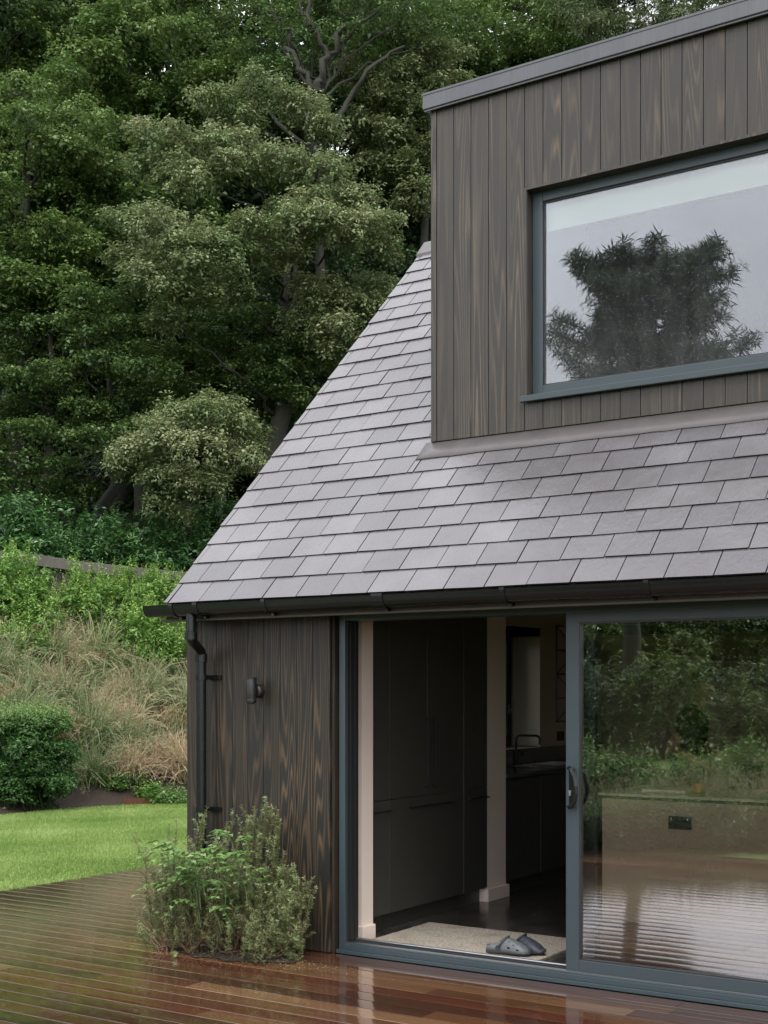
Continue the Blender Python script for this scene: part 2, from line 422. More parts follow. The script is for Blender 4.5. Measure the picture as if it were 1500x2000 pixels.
def tag(o, label=None, cat=None, group=None, kind=None):
    if label: o['label'] = label
    if cat: o['category'] = cat
    if group: o['group'] = group
    if kind: o['kind'] = kind
    return o
def empty(name, loc, label=None, cat=None, group=None):
    o = bpy.data.objects.new(name, None); col.objects.link(o); o.location = loc
    o.empty_display_size = 0.2
    OFF[o.name] = Vector(loc)
    return tag(o, label, cat, group)
def copy_tree(o, parent=None):
    c = o.copy(); col.objects.link(c); c.parent = parent
    for ch in o.children: copy_tree(ch, c)
    return c

# fast numpy mesh of many little four-cornered leaves
def leaf_object(name, V, rnd, mat, parent=None, kind=None):
    n = V.shape[0]
    off = OFF.get(parent.name, Vector((0, 0, 0))) if parent else Vector((0, 0, 0))
    me = bpy.data.meshes.new(name)
    me.vertices.add(n * 4); me.loops.add(n * 4); me.polygons.add(n)
    me.vertices.foreach_set('co', (V.reshape(-1, 3) - np.array(off)).astype(np.float32).ravel())
    me.loops.foreach_set('vertex_index', np.arange(n * 4, dtype=np.int32))
    me.polygons.foreach_set('loop_start', np.arange(0, n * 4, 4, dtype=np.int32))
    me.materials.append(mat)
    at = me.attributes.new('rnd', 'FLOAT', 'FACE'); at.data.foreach_set('value', np.clip(rnd, 0, 1).astype(np.float32))
    me.update(calc_edges=True)
    o = bpy.data.objects.new(name, me); col.objects.link(o)
    if parent: o.parent = parent
    if kind: o['kind'] = kind
    OFF[o.name] = off
    return o

def nrm(a): return a / np.maximum(np.linalg.norm(a, axis=-1, keepdims=True), 1e-9)

def make_leaves(base, axis, normal, length, width, fold=0.25, curl=0.15):
    """diamond leaves -> (n,4,3)"""
    axis = nrm(axis); side = nrm(np.cross(axis, normal)); nn = np.cross(side, axis)
    L = length[:, None]; W = width[:, None]
    p0 = base; p2 = base + axis * L - nn * L * curl
    mid = base + axis * L * 0.48
    p1 = mid + side * W * 0.5 + nn * W * fold; p3 = mid - side * W * 0.5 + nn * W * fold
    return np.stack([p0, p1, p2, p3], 1)

def sprays(centers, normals, per, length, width, rng, spread=0.05, droop=0.25, jitter=0.35, rbase=None):
    n = len(centers)
    a = nrm(np.cross(normals, nrm(rng.normal(size=(n, 3))))); b = np.cross(normals, a)
    c = np.repeat(centers, per, 0); nn = np.repeat(normals, per, 0)
    a = np.repeat(a, per, 0); b = np.repeat(b, per, 0); k = n * per
    ang = np.tile(np.arange(per) * 2 * math.pi / per, n) + rng.uniform(-0.5, 0.5, k)
    d = a * np.cos(ang)[:, None] + b * np.sin(ang)[:, None]
    ax = nrm(d + nn * rng.uniform(-droop, 0.35, k)[:, None])
    base = c + rng.normal(size=(k, 3)) * spread
    no = nrm(nn + rng.normal(size=(k, 3)) * jitter)
    L = length * rng.uniform(0.5, 1.35, k)
    V = make_leaves(base, ax, no, L, L * width)
    if rbase is None: rbase = rng.uniform(0.2, 0.8, n)
    r = np.repeat(rbase, per) + rng.normal(size=k) * 0.14
    return V, r

def puff_points(puffs, dens, rng, inner=0.25):
    """points on lumpy ellipsoid shells; puffs = [(centre, (rx,ry,rz))]"""
    C, Nn, Rb = [], [], []
    full = []
    for c, r in puffs:
        full.append((c, tuple(q * .86 for q in r)))
        for _ in range(4):
            d = nrm(rng.normal(size=3)); s = rng.uniform(.28, .5)
            full.append((np.array(c) + d * np.array(r) * rng.uniform(.75, 1.1), tuple(q * s for q in r)))
    for c, r in full:
        r = np.array(r); area = 4 * math.pi * ((r[0]*r[1]) ** 1.6 / 3 + 2 * (r[0] * r[2]) ** 1.6 / 3) ** (1 / 1.6)
        n = max(6, int(area * dens))
        d = nrm(rng.normal(size=(n, 3))); d[:, 2] = np.where(rng.uniform(size=n) < 0.55, np.abs(d[:, 2]), d[:, 2])
        ph = rng.uniform(0, 6, 3)
        lump = 1 + 0.22 * np.sin(d[:, 0] * 5 + ph[0]) * np.sin(d[:, 1] * 5 + ph[1]) + 0.15 * np.sin(d[:, 2] * 7 + ph[2])
        rad = lump * (1 - inner * rng.uniform(size=n) ** 1.5) * rng.normal(1, 0.12, n)
        C.append(np.array(c) + d * r * rad[:, None])
        Nn.append(nrm(d / np.maximum(r, 0.05) * r.mean() * 0.6 + np.array([0, 0, 0.75]) + rng.normal(size=(n, 3)) * 0.25))
        Rb.append(np.full(n, rng.uniform(0.3, 0.62)) + 0.12 * d[:, 2] + rng.normal(size=n) * 0.10)
    return np.concatenate(C), np.concatenate(Nn), np.concatenate(Rb)

def limb(mb, p0, p1, r0, r1, rng, seg=6, wob=0.06, sag=0.0):
    p0 = Vector(p0); p1 = Vector(p1); L = (p1 - p0).length
    pts = []; rs = []
    for i in range(seg + 1):
        t = i / seg
        q = p0.lerp(p1, t)
        if 0 < i < seg: q += Vector(rng.normal(size=3)) * L * wob
        q.z += math.sin(t * math.pi) * L * sag
        pts.append(q); rs.append(r0 + (r1 - r0) * t)
    mb.tube(pts, rs, 7)
    return pts

TREES = {}
def tree(name, base, puffs, leafmat, label, cat='tree', group=None, dens=26, per=6, llen=0.10, lwid=0.55, seed=1, bark='bark', trunk_r=0.18, trunk_top=None, limbs=True, spread=0.05, droop=0.3, extra=None):
    rng = np.random.default_rng(seed)
    root = empty(name, base, label, cat, group)
    C, Nn, Rb = puff_points(puffs, dens, rng)
    V, r = sprays(C, Nn, per, llen, lwid, rng, spread, droop, rbase=Rb)
    leaf_object('crown', V, r, M[leafmat], root)
    mb = MB(); base = Vector(base)
    cen = sum((Vector(c) for c, _ in puffs), Vector()) / len(puffs)
    top = Vector(trunk_top) if trunk_top else Vector((cen.x * 0.5 + base.x * 0.5, cen.y * 0.5 + base.y * 0.5, max(c[2] for c, _ in puffs) * 0.92 + base.z * 0.08))
    tp = limb(mb, base - Vector((0, 0, 0.3)), top, trunk_r, trunk_r * 0.25, rng, 9, 0.02)
    if limbs:
        for c, rr in puffs[::2]:
            c = Vector(c)
            k = min(range(len(tp)), key=lambda i: abs(tp[i].z - (c.z - 0.35 * (c - base).xy.length - 0.2)))
            if (c - tp[k]).length < 4.2: limb(mb, tp[k], c, trunk_r * 0.17, 0.010, rng, 10, 0.022, 0.06)
            for _ in range(3):
                e = c + Vector(rng.normal(size=3)) * rr[0] * 0.55
                limb(mb, c.lerp(tp[k], 0.15), e, 0.012, 0.004, rng, 3, 0.08)
    if extra:
        for pts, rs in extra: mb.tube(pts, rs, 7)
    mb.build('trunk', M[bark], root, smooth_=True)
    return root
# ================================================================ HOUSE
X0, X1 = -5.825, 2.2          # gable wall / far end of the house
WY = 6.50                     # front wall plane
house = empty('house', (X0, WY, 0), 'low house of dark stained timber boards with a wet slate roof and flat dormer', 'house')
HR = random.Random(4)

# --- ground-floor cladding left of the sliding door
def clad_boards(mb, xs, z0, z1, y, th=0.022, gap=0.003, rng=HR):
    for a, b in zip(xs[:-1], xs[1:]):
        mb.box(a + gap / 2, b - gap / 2, y, y + th, z0, z1, rng.random())
xs = [-5.739, -5.702, -5.572, -5.437, -5.306, -5.178, -5.043, -4.915, -4.787, -4.655]
mb = MB(); clad_boards(mb, xs, 0.006, 2.14, WY)
wall_f = mb.build('timber_cladding', M['clad'], house, bevel=0.0012)
mb = MB(); mb.box(-5.825, -5.741, WY - 0.004, WY + 0.08, 0.0, 2.14, 0.37)
mb.build('corner_board', M['clad'], wall_f, bevel=0.002)
mb = MB(); mb.box(-4.655, -4.635, WY + 0.024, WY + 0.14, 0.0, 2.14, 0.8); mb.build('reveal_board', M['clad'], wall_f)
# right of the door
mb = MB(); xr = [0.105 + i * 0.1315 for i in range(16)]; clad_boards(mb, xr, 0.006, 2.14, WY)
mb.build('timber_cladding', M['clad'], house, bevel=0.002)
# backing walls (solid wall bodies)
mb = MB()
mb.box(-5.80, -4.66, WY + 0.024, 6.70, 0, 2.14); mb.box(-5.80, -4.80, 6.7001, 6.86, 0, 2.14); mb.box(0.11, X1 - 0.03, WY + 0.024, 6.86, 0, 2.14)
mb.box(-4.634, 0.11, 6.56, 6.86, 2.105, 2.40)
mb.build('front_wall', M['void'], house)
# gable wall with the kitchen window hole (y 9.55..10.97, z 1.10..2.22)
mb = MB()
wy0, wy1, wz0, wz1 = 9.62, 10.967, 1.10, 2.215
def gable(mb, xa, xb, y0, y1, ymid, ze, zr, rnd=0.5):
    mb.box(xa, xb, y0, wy0, 0, ze, rnd); mb.box(xa, xb, wy1, y1, 0, ze, rnd)
    mb.box(xa, xb, wy0, wy1, 0, wz0, rnd); mb.box(xa, xb, wy0, wy1, wz1, ze, rnd)
    mb.add([(xa, y0, ze), (xb, y0, ze), (xb, y1, ze), (xa, y1, ze), (xa, ymid, zr), (xb, ymid, zr)],
           [(0, 3, 4), (1, 5, 2), (0, 4, 5, 1), (3, 2, 5, 4), (0, 1, 2, 3)], rnd)
gable(mb, -5.79, -5.42, 6.86, 12.38, 9.62, 2.14, 2.14 + 2.76 - 0.05)
mb.build('gable_wall', M['plaster_in'], house)
mb = MB()
y = 6.58
while y < 12.6:
    y2 = min(y + 0.1315, 12.66)
    top = 2.14 + (min(y, 12.74 - 0.5 - y + 6.5 + 0.5) if False else (min(y - 6.5, 12.74 - y2)))
    top = max(2.1, top)
    if y2 > wy0 and y < wy1:
        mb.box(-5.825, -5.795, y + 0.002, y2 - 0.002, 0, wz0, HR.random()); mb.box(-5.825, -5.795, y + 0.002, y2 - 0.002, wz1, top, HR.random())
    else:
        mb.box(-5.825, -5.795, y + 0.002, y2 - 0.002, 0, top, HR.random())
    y += 0.1315
mb.build('gable_cladding', M['clad'], house)
mb = MB(); mb.box(-5.79, X1, 12.40, 12.70, 0, 2.2); mb.box(X1 - 0.02, X1 + 0.2, WY, 12.7, 0, 2.2)
mb.add([(X1, 6.5, 2.2), (X1 + .18, 6.5, 2.2), (X1 + .18, 12.7, 2.2), (X1, 12.7, 2.2), (X1, 9.62, 5.3), (X1 + .18, 9.62, 5.3)],
       [(0, 3, 4), (1, 5, 2), (0, 4, 5, 1), (3, 2, 5, 4), (0, 1, 2, 3)])
mb.build('rear_wall', M['plaster_in'], house)
# floors and ceilings
mb = MB(); mb.box(-5.42, X1 - 0.02, 6.72, 12.40, -0.15, 0.0); mb.build('kitchen_floor', M['floor'], house)
mb = MB(); mb.box(-5.42, X1 - 0.02, 6.86, 12.40, 2.40, 2.55); mb.build('ceiling', M['white_in'], house)

# --- plaster nibs with skirting
def nib(name, x0, x1, y0, y1, sk):
    m = MB(); m.box(x0, x1, y0, y1, 0, 2.399); o = m.build(name, M['plaster'], house, bevel=0.003)
    m = MB(); s = 0.022
    m.box(x1 - 0.01, x1 + s, y0 - s, y1 + sk, 0, 0.097); m.box(x0 - 0.02, x1 - 0.0101, y0 - s, y0 + 0.01, 0, 0.097)
    m.build('skirting', M['plaster'], o, bevel=0.003)
nib('wall_pier', -5.41, -4.705, 6.93, 7.06, -0.002)
nib('wall_pier', -5.41, -4.785, 8.765, 9.075, 0.02)

# --- roof deck and slates
EY, EZ = 6.32, 2.209
def roof_z(y): return EZ + (y - EY)
mb = MB()
def slab(mb, x0, x1, y0, y1, off=-0.03, th=0.12):
    a = roof_z(y0) + off; b = roof_z(y1) + off
    mb.add([(x0, y0, a), (x1, y0, a), (x1, y1, b), (x0, y1, b), (x0, y0, a - th), (x1, y0, a - th), (x1, y1, b - th), (x0, y1, b - th)],
           [(0,1,2,3),(7,6,5,4),(0,4,5,1),(1,5,6,2),(2,6,7,3),(3,7,4,0)])
DX0, DX1, DY = -4.456, 0.95, 7.384
RY = 9.61
slab(mb, -5.84, DX0, EY + 0.03, RY); slab(mb, DX0 + 0.001, DX1, EY + 0.03, DY + 0.02); slab(mb, DX1 + 0.001, X1 + 0.2, EY + 0.03, RY)
# rear slope
zr = roof_z(RY) - 0.03
mb.add([(-5.84, RY + .001, zr), (X1 + .2, RY + .001, zr), (X1 + .2, 12.95, zr - 3.33), (-5.84, 12.95, zr - 3.33),
        (-5.84, RY + .001, zr - .12), (X1 + .2, RY + .001, zr - .12), (X1 + .2, 12.95, zr - 3.45), (-5.84, 12.95, zr - 3.45)],
       [(0,1,2,3),(7,6,5,4),(0,4,5,1),(1,5,6,2),(2,6,7,3),(3,7,4,0)])
roof = mb.build('roof', M['void'], house)
SQ = math.sqrt(0.5)
def slate(mb, x0, x1, d0, d1, rnd, jit=(0, 0, 0), th=0.0095):
    """one slate: d = distance up the slope from the eave"""
    lift0, lift1 = 0.017 + jit[0], 0.001
    dd = d1 - d0
    def pt(x, d, h): return (x, EY + d * SQ - h * SQ, EZ - 0.016 + d * SQ + h * SQ)
    sk = jit[1]
    la = lift0; lb = lift0 + (lift1 - lift0) * min(1, dd / 0.42)
    c = 0.0
    vs = [pt(x0 + sk, d0 + jit[2], la), pt(x1 + sk, d0 - jit[2] * 0.6, la), pt(x1, d1, lb), pt(x0, d1, lb),
          pt(x0 + sk, d0 + jit[2], la - th), pt(x1 + sk, d0 - jit[2] * 0.6, la - th), pt(x1, d1, lb - th), pt(x0, d1, lb - th)]
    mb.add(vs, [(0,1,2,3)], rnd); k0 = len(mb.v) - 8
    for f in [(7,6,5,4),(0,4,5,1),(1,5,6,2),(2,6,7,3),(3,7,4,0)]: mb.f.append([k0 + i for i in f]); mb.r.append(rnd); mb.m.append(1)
mb = MB(); SW = 0.2618; G = 0.2008; GAP = 0.0066
SR = random.Random(8)
ncourse = int((RY - EY) / SQ / G) + 1
XV = -5.862
for k in range(ncourse):
    d0 = k * G; d1 = min(d0 + 0.40, (RY - EY) / SQ)
    if d1 - d0 < 0.05: continue
    ph = -3.984 - 20 * SW + (SW / 2 if k % 2 else 0) + SR.uniform(-0.008, 0.008)
    x = ph
    while x < X1 + 0.2:
        a, b = max(x, XV), min(x + SW, X1 + 0.22)
        x += SW
        if b - a < 0.02: continue
        yc0 = EY + d0 * SQ
        dd0, dd1 = d0, d1
        top_y = EY + d1 * SQ
        segs = [(a, b, d1)]
        if top_y > DY - 0.01 and b > DX0 and a < DX1:
            segs = []
            if a < DX0: segs.append((a, DX0 - 0.003, d1))
            lim = (7.262 - EY) / SQ      # slates stop under the lead apron
            if d0 < lim - 0.06:
                segs.append((max(a, DX0 - (0 if a < DX0 else 1)), min(b, DX1), min(d1, (DY - EY) / SQ - 0.02)))
            if b > DX1: segs.append((DX1 + 0.003, b, d1))
        for (p, q, dt) in segs:
            if q - p < 0.015: continue
            j = (SR.uniform(-0.0015, 0.003), SR.uniform(-0.0015, 0.0015), SR.uniform(-0.0022, 0.0022))
            slate(mb, p + GAP / 2, q - GAP / 2, dd0, dt, SR.random(), j)
mb.build('slates', [M['slate'], M['slate_edge_shade']], roof)
# ridge tiles
mb = MB(); x = -5.87
while x < DX0 - 0.02:
    x2 = min(x + 0.45, DX0 - 0.004)
    z = roof_z(RY) + 0.012
    mb.add([(x, RY - .13, z - .13 + .02), (x, RY, z + .03), (x, RY + .13, z - .11), (x2 - .004, RY - .13, z - .13 + .02), (x2 - .004, RY, z + .03), (x2 - .004, RY + .13, z - .11),
            (x, RY - .13, z - .16 + .02), (x, RY, z), (x, RY + .13, z - .14), (x2 - .004, RY - .13, z - .16 + .02), (x2 - .004, RY, z), (x2 - .004, RY + .13, z - .14)],
           [(0,3,4,1),(1,4,5,2),(6,7,10,9),(7,8,11,10),(0,1,7,6),(1,2,8,7),(3,9,10,4),(4,10,11,5),(0,6,9,3),(2,5,11,8)], SR.random())
    x = x2
mb.build('ridge_tiles', M['lead'], roof, bevel=0.004)
# lead apron flashing under the dormer, dressed over the slates
mb = MB()
n = 60; ap0, ap1 = 7.215, DY + 0.015
rg = random.Random(3)
vs = []
for i in range(n + 1):
    x = -4.50 + (DX1 + 0.05 + 4.50) * i / n
    for (yy, h) in ((7.258 + rg.uniform(-.003, .003), 0.020), (7.31, 0.019 + rg.uniform(-.001, .002)), (DY + 0.012, 0.015)):
        vs.append((x, yy, roof_z(yy) - 0.016 + h * 1.35))
fs = []
for i in range(n):
    for k in range(2): fs.append((i*3+k, (i+1)*3+k, (i+1)*3+k+1, i*3+k+1))
mb.add(vs, fs)
ap = mb.build('lead_apron', M['lead'], roof, smooth_=True)
so = ap.modifiers.new('thickness', 'SOLIDIFY'); so.thickness = 0.004
# soffit, fascia board behind gutter
mb = MB(); mb.box(-5.86, X1 + .2, 6.332, 6.352, 2.085, 2.195); mb.build('fascia_board', M['trim'], roof, bevel=0.002)
mb = MB(); mb.box(-5.83, X1 + .2, 6.354, 6.54, 2.118, 2.132); mb.build('soffit', M['trim'], roof)
mb = MB(); mb.box(-5.90, X1 + .2, 6.318, 6.3315, 2.078, 2.094); mb.build('soffit_trim', M['trim'], roof, bevel=0.003)

# --- gutter (half round) and brackets
def gutter():
    mb = MB(); r = 0.056; cy = 6.258; cz = 2.176; n = 14
    prof = []
    for i in range(n + 1):
        t = math.pi + math.pi * i / n
        prof.append((cy + r * math.cos(t), cz + r * math.sin(t) * 1.22))
    inner = [(cy + (y - cy) * 0.93, cz + (z - cz) * 0.95) for y, z in prof]
    ring = [(prof[0][0] - 0.004, cz + 0.006)] + prof + [(prof[-1][0], cz + 0.006)] + [(inner[-1][0], cz + 0.006)] + inner[::-1] + [(inner[0][0], cz + 0.006)]
    for xa, xb in ((-5.945, -4.10), (-4.098, -1.2), (-1.198, X1 + 0.3)):
        k = len(ring); vs = [(x, y, z) for x in (xa, xb) for y, z in ring]
        fs = [(i, (i + 1) % k, (i + 1) % k + k, i + k) for i in range(k)]
        mb.add(vs, fs)
    # stop end
    k = len(prof); mb.add([(-5.947, y, z) for y, z in prof] + [(-5.941, y, z) for y, z in prof],
           [tuple(range(k)), tuple(range(2 * k - 1, k - 1, -1))] + [(i, i + 1, i + 1 + k, i + k) for i in range(k - 1)])
    g = mb.build('gutter', M['black_plastic'], house, smooth_=True)
    g.data.set_sharp_from_angle(angle=R(50))
    for bx, w in ((-5.702, 0.03), (-5.497, 0.035), (-4.944, 0.028), (-4.108, 0.075), (-3.295, 0.028), (-2.471, 0.028), (-1.65, 0.028), (-0.8, 0.028), (0.0, 0.028), (0.8, 0.028), (1.6, 0.028)):
        m = MB(); vs = []
        for x in (bx - w / 2, bx + w / 2):
            for s in (1.09, 1.0):
                for i in range(n + 1):
                    t = math.pi + math.pi * i / n
                    vs.append((x, cy + r * s * math.cos(t), cz + r * s * math.sin(t) * 1.22))
        k = n + 1; fs = []
        for i in range(n):
            fs += [(i, i+1, i+1+2*k, i+2*k), (i+k, i+3*k, i+1+3*k, i+1+k), (i, i+k, i+1+k, i+1), (i+2*k, i+1+2*k, i+1+3*k, i+3*k)]
        m.add(vs, fs)
        m.box(bx - w / 2, bx + w / 2, cy - r * 1.14, cy - r * 0.86, cz - 0.004, cz + 0.012)
        m.box(bx - 0.012, bx + 0.012, cy + r * .7, 6.331, cz - 0.085, cz - 0.03)
        m.build('bracket', M['black_plastic'], g)
    return g
gutter()

# --- downpipe with swan neck
mb = MB()
xp, yp = -5.578, 6.258
mb.tube([(xp, yp, 2.125), (xp, yp, 1.985)], 0.033, 20)
mb.tube([(xp, yp, 2.01), (xp, yp, 1.975), (xp - .004, yp + 0.010, 1.958), (xp - .012, yp + 0.035, 1.938), (xp - .036, yp + 0.115, 1.900), (xp - .047, yp + .150, 1.882), (xp - 0.052, 6.418, 1.855), (xp - 0.052, 6.418, 1.82)], 0.0335, 20)
mb.tube([(xp - 0.052, 6.418, 1.84), (xp - 0.052, 6.418, 0.03)], 0.0325, 20)
dp = mb.build('downpipe', M['black_plastic'], house, smooth_=True); dp.data.set_sharp_from_angle(angle=R(60))
mb = MB(); mb.tube([(xp, yp, 2.0), (xp, yp, 1.955)], 0.039, 20); mb.tube([(xp, yp, 1.998), (xp, yp, 1.99)], 0.042, 20); mb.build('socket_collar', M['black_plastic'], dp)
mb = MB(); mb.tube([(xp - .052, 6.418, 1.868), (xp - .052, 6.418, 1.815)], 0.039, 20); mb.build('socket_collar', M['black_plastic'], dp)
for z in (1.715, 0.85):
    mb = MB(); mb.tube([(xp - .052, 6.418, z + .018), (xp - .052, 6.418, z - .018)], 0.038, 20)
    mb.box(xp - .05, xp + .055, 6.485, 6.498, z - .014, z + .014); mb.box(xp - .06, xp - .04, 6.44, 6.485, z - .014, z + .014)
    b = mb.build('pipe_clip', M['black_plastic'], dp)

# --- DORMER
DZ0, DZ1 = 3.288, 5.505
mb = MB()
dx = [-4.456 + 0.043 + i * 0.1305 for i in range(42)]
dx[0] = -4.413
WL, WR, WB, WT = -3.742, -1.15, 3.505, 4.825
def split_board(a, b, rnd):
    g = 0.0022
    a2, b2 = a + g, b - g
    if b2 <= WL or a2 >= WR: mb.box(a2, b2, DY, DY + .022, DZ0, DZ1, rnd); return
    if a2 < WL:
        mb.box(a2, WL, DY, DY + .022, DZ0, DZ1, rnd); a2 = WL + 0.0001
    if b2 > WR:
        mb.box(WR, b2, DY, DY + .022, DZ0, DZ1, rnd); b2 = WR - 0.0001
    if b2 - a2 > 0.004:
        mb.box(a2, b2, DY, DY + .022, WT, DZ1, rnd); mb.box(a2, b2, DY, DY + .022, DZ0, WB - .02, rnd * .7 + .2)
for a, b in zip(dx[:-1], dx[1:]):
    if b > DX1: break
    split_board(a, b, HR.random())
mb.box(-4.456, -4.415, DY - 0.003, DY + 0.06, DZ0, DZ1, 0.6)
dorm = mb.build('dormer_cladding', M['clad_up'], house, bevel=0.0018)
mb = MB()
mb.box(-4.45, WL - .02, DY + .024, DY + .2, DZ0 + .01, DZ1); mb.box(WR + .02, DX1, DY + .024, DY + .2, DZ0 + .01, DZ1)
mb.box(WL - .0199, WR + .0199, DY + .024, DY + .2, DZ0 + .01, WB - .03); mb.box(WL - .0199, WR + .0199, DY + .024, DY + .2, WT + .012, DZ1)
mb.box(-4.45, -4.35, DY + .2001, 11.2, 2.9, DZ1); mb.box(DX1 - .1, DX1, DY + .2001, 11.2, 2.9, DZ1)
mb.box(-4.45, DX1, 11.2001, 11.3, 2.56, DZ1); mb.box(-4.35, DX1 - .1, 7.10, 11.2, 2.56, 2.7)
mb.box(-4.35, DX1 - .1, 7.20, DY + .2, 2.7001, 2.95)
mb.build('dormer_wall', M['plaster_in'], house)
mb = MB(); y = DY + 0.06
while y < 9.7:
    mb.box(-4.478, -4.4501, y + .002, y + .1285, max(DZ0, roof_z(y) - .05), DZ1, HR.random()); y += 0.1305
mb.build('dormer_side_cladding', M['clad_up'], house)
mb = MB(); mb.box(-4.496, DX1 + .04, DY - .045, 11.35, 5.50, 5.600)
dr = mb.build('dormer_roof', M['fascia'], house, bevel=0.004)
mb = MB(); mb.box(-4.50, DX1 + .044, DY - .049, DY - .0452, 5.592, 5.606); mb.box(-4.49, DX1 + .03, DY - .035, DY - .02, 5.488, 5.4995)
mb.build('drip_edge', M['fascia'], dr)
# dormer window: reveal lining, frame, sill, glass, blind
def ring(mb, x0, x1, z0, z1, w, y0, y1, wb=None, wt=None, wr=None):
    wb = w if wb is None else wb; wt = w if wt is None else wt; wr = w if wr is None else wr
    mb.box(x0, x0 + w, y0, y1, z0, z1); mb.box(x1 - wr, x1, y0, y1, z0, z1)
    mb.box(x0 + w, x1 - wr, y0, y1, z0, z0 + wb); mb.box(x0 + w, x1 - wr, y0, y1, z1 - wt, z1)
    return mb
FYw = DY + 0.075
mb = MB(); ring(mb, WL, WR, WB, WT - .002, 0.072, FYw, FYw + .07, 0.075, 0.066)
win = mb.build('window', M['frame'], house, bevel=0.004)
mb = MB(); ring(mb, WL - .018, WR + .018, WB - .02, WT + .010, 0.016, DY - .006, DY + .2)
mb.build('reveal_lining', M['clad_up'], win)
mb = MB(); ring(mb, WL + .0725, WR - .0725, WB + .0755, WT - .0685, 0.008, FYw + .012, FYw + .03); mb.build('gasket', M['frame_dark'], win)
mb = MB(); mb.add([(WL - .03, DY - .045, WB - .004), (WR + .03, DY - .045, WB - .004), (WR + .03, FYw + .02, WB + .012), (WL - .03, FYw + .02, WB + .012),
                   (WL - .03, DY - .045, WB - .042), (WR + .03, DY - .045, WB - .042), (WR + .03, DY - .030, WB - .046), (WL - .03, DY - .030, WB - .046),
                   (WL - .03, DY - .030, WB - .022), (WR + .03, DY - .030, WB - .022), (WR + .03, FYw + .02, WB - .016), (WL - .03, FYw + .02, WB - .016)],
                  [(0,1,2,3), (0,4,5,1), (4,7,6,5), (7,8,9,6), (8,11,10,9), (3,2,10,11), (0,3,11,8), (0,8,7,4), (1,9,10,2), (1,5,6,9)])
mb.build('sill', M['frame'], win, bevel=0.003)
mb = MB(); mb.box(WL + .06, WR - .06, FYw + .022, FYw + .028, WB + .06, WT - .06); mb.build('glass_pane', M['win_glass'], win)
mb = MB(); mb.box(WL + .02, WR - .02, FYw + .082, FYw + .088, 4.60, WT - .06); mb.box(WL + .02, WR - .02, FYw + .078, FYw + .094, 4.585, 4.60)
mb.build('roller_blind', M['white_in'], win)
mb = MB(); mb.tube([(WL + .03, FYw + .097, WT - .055), (WR - .03, FYw + .097, WT - .055)], 0.018, 12); mb.build('blind_roll', M['white_in'], win)

# --- SLIDING DOOR (outer frame, fixed panel, sliding panel)
sd = empty('sliding_door', (-4.62, 6.54, 0), 'blue grey framed glass sliding door standing open in the dark timber wall', 'sliding door')
FL, FRt, FT = -4.622, 0.10, 2.100
mb = MB()
mb.box(FL, FL + .046, 6.552, 6.70, 0.0, FT); mb.box(FRt - .046, FRt, 6.552, 6.70, 0.0, FT)
mb.box(FL + .046, FRt - .046, 6.552, 6.70, FT - .040, FT); mb.box(FL + .046, FRt - .046, 6.552, 6.70, 0.0, 0.066)
mb.box(FL - .006, FRt + .006, 6.528, 6.5518, 0.002, 0.026)
mb.box(FL + .046, FRt - .046, 6.54, 6.5519, 0.026, 0.058)
mb.build('door_frame', M['frame'], sd, bevel=0.0025)
mb = MB(); mb.box(FL + .0465, FL + .052, 6.575, 6.69, 0.07, FT - .045); mb.box(FL + .0465, FL + .058, 6.60, 6.615, 0.07, FT - .045); mb.box(FL + .0465, FL + .058, 6.65, 6.662, 0.07, FT - .045)
mb.box(FL + .0605, FRt - .05, 6.615, 6.632, 0.062, 0.069)
mb.build('weather_seal', M['frame_dark'], sd)
mb = MB(); mb.box(FL + .047, FRt - .047, 6.566, 6.571, 0.0661, 0.076); mb.tube([(FL + .047, 6.672, 0.074), (FRt - .047, 6.672, 0.074)], 0.008, 8); mb.box(FL + .047, FRt - .047, 6.7001, 6.77, 0.001, 0.05)
mb.build('track', M['steel'], sd)
# fixed panel (inner)
mb = MB(); ring(mb, -3.014, -1.497, 0.070, FT - .042, 0.068, 6.640, 6.684, 0.07, 0.07)
fx = mb.build('fixed_panel', M['frame'], sd, bevel=0.003)
mb = MB(); mb.box(-2.95, -1.56, 6.659, 6.664, 0.13, FT - .10); mb.build('glass_pane', M['door_glass2'], fx)
mb = MB(); ring(mb, -1.494, FRt - .047, 0.070, FT - .042, 0.068, 6.640, 6.684, 0.07, 0.07)  # unseen extra glazing, added to bring more light into the kitchen
fx = mb.build('fixed_panel', M['frame'], sd, bevel=0.003)
mb = MB(); mb.box(-1.43, FRt - .11, 6.659, 6.664, 0.13, FT - .10); mb.build('glass_pane', M['door_glass2'], fx)
# sliding panel (outer), pushed open to the right
SL, SRr, SB, ST = -3.084, -1.510, 0.072, 2.084
mb = MB(); ring(mb, SL, SRr, SB, ST, 0.078, 6.560, 6.606, 0.066, 0.080)
sp = mb.build('sliding_panel', M['frame'], sd, bevel=0.003)
mb = MB(); ring(mb, SL + .0782, SRr - .0782, SB + .0662, ST - .0802, 0.007, 6.562, 6.60); mb.build('gasket', M['frame_dark'], sp)
mb = MB(); mb.box(SL + .07, SRr - .07, 6.580, 6.586, SB + .06, ST - .07); mb.build('glass_pane', M['door_glass'], sp)
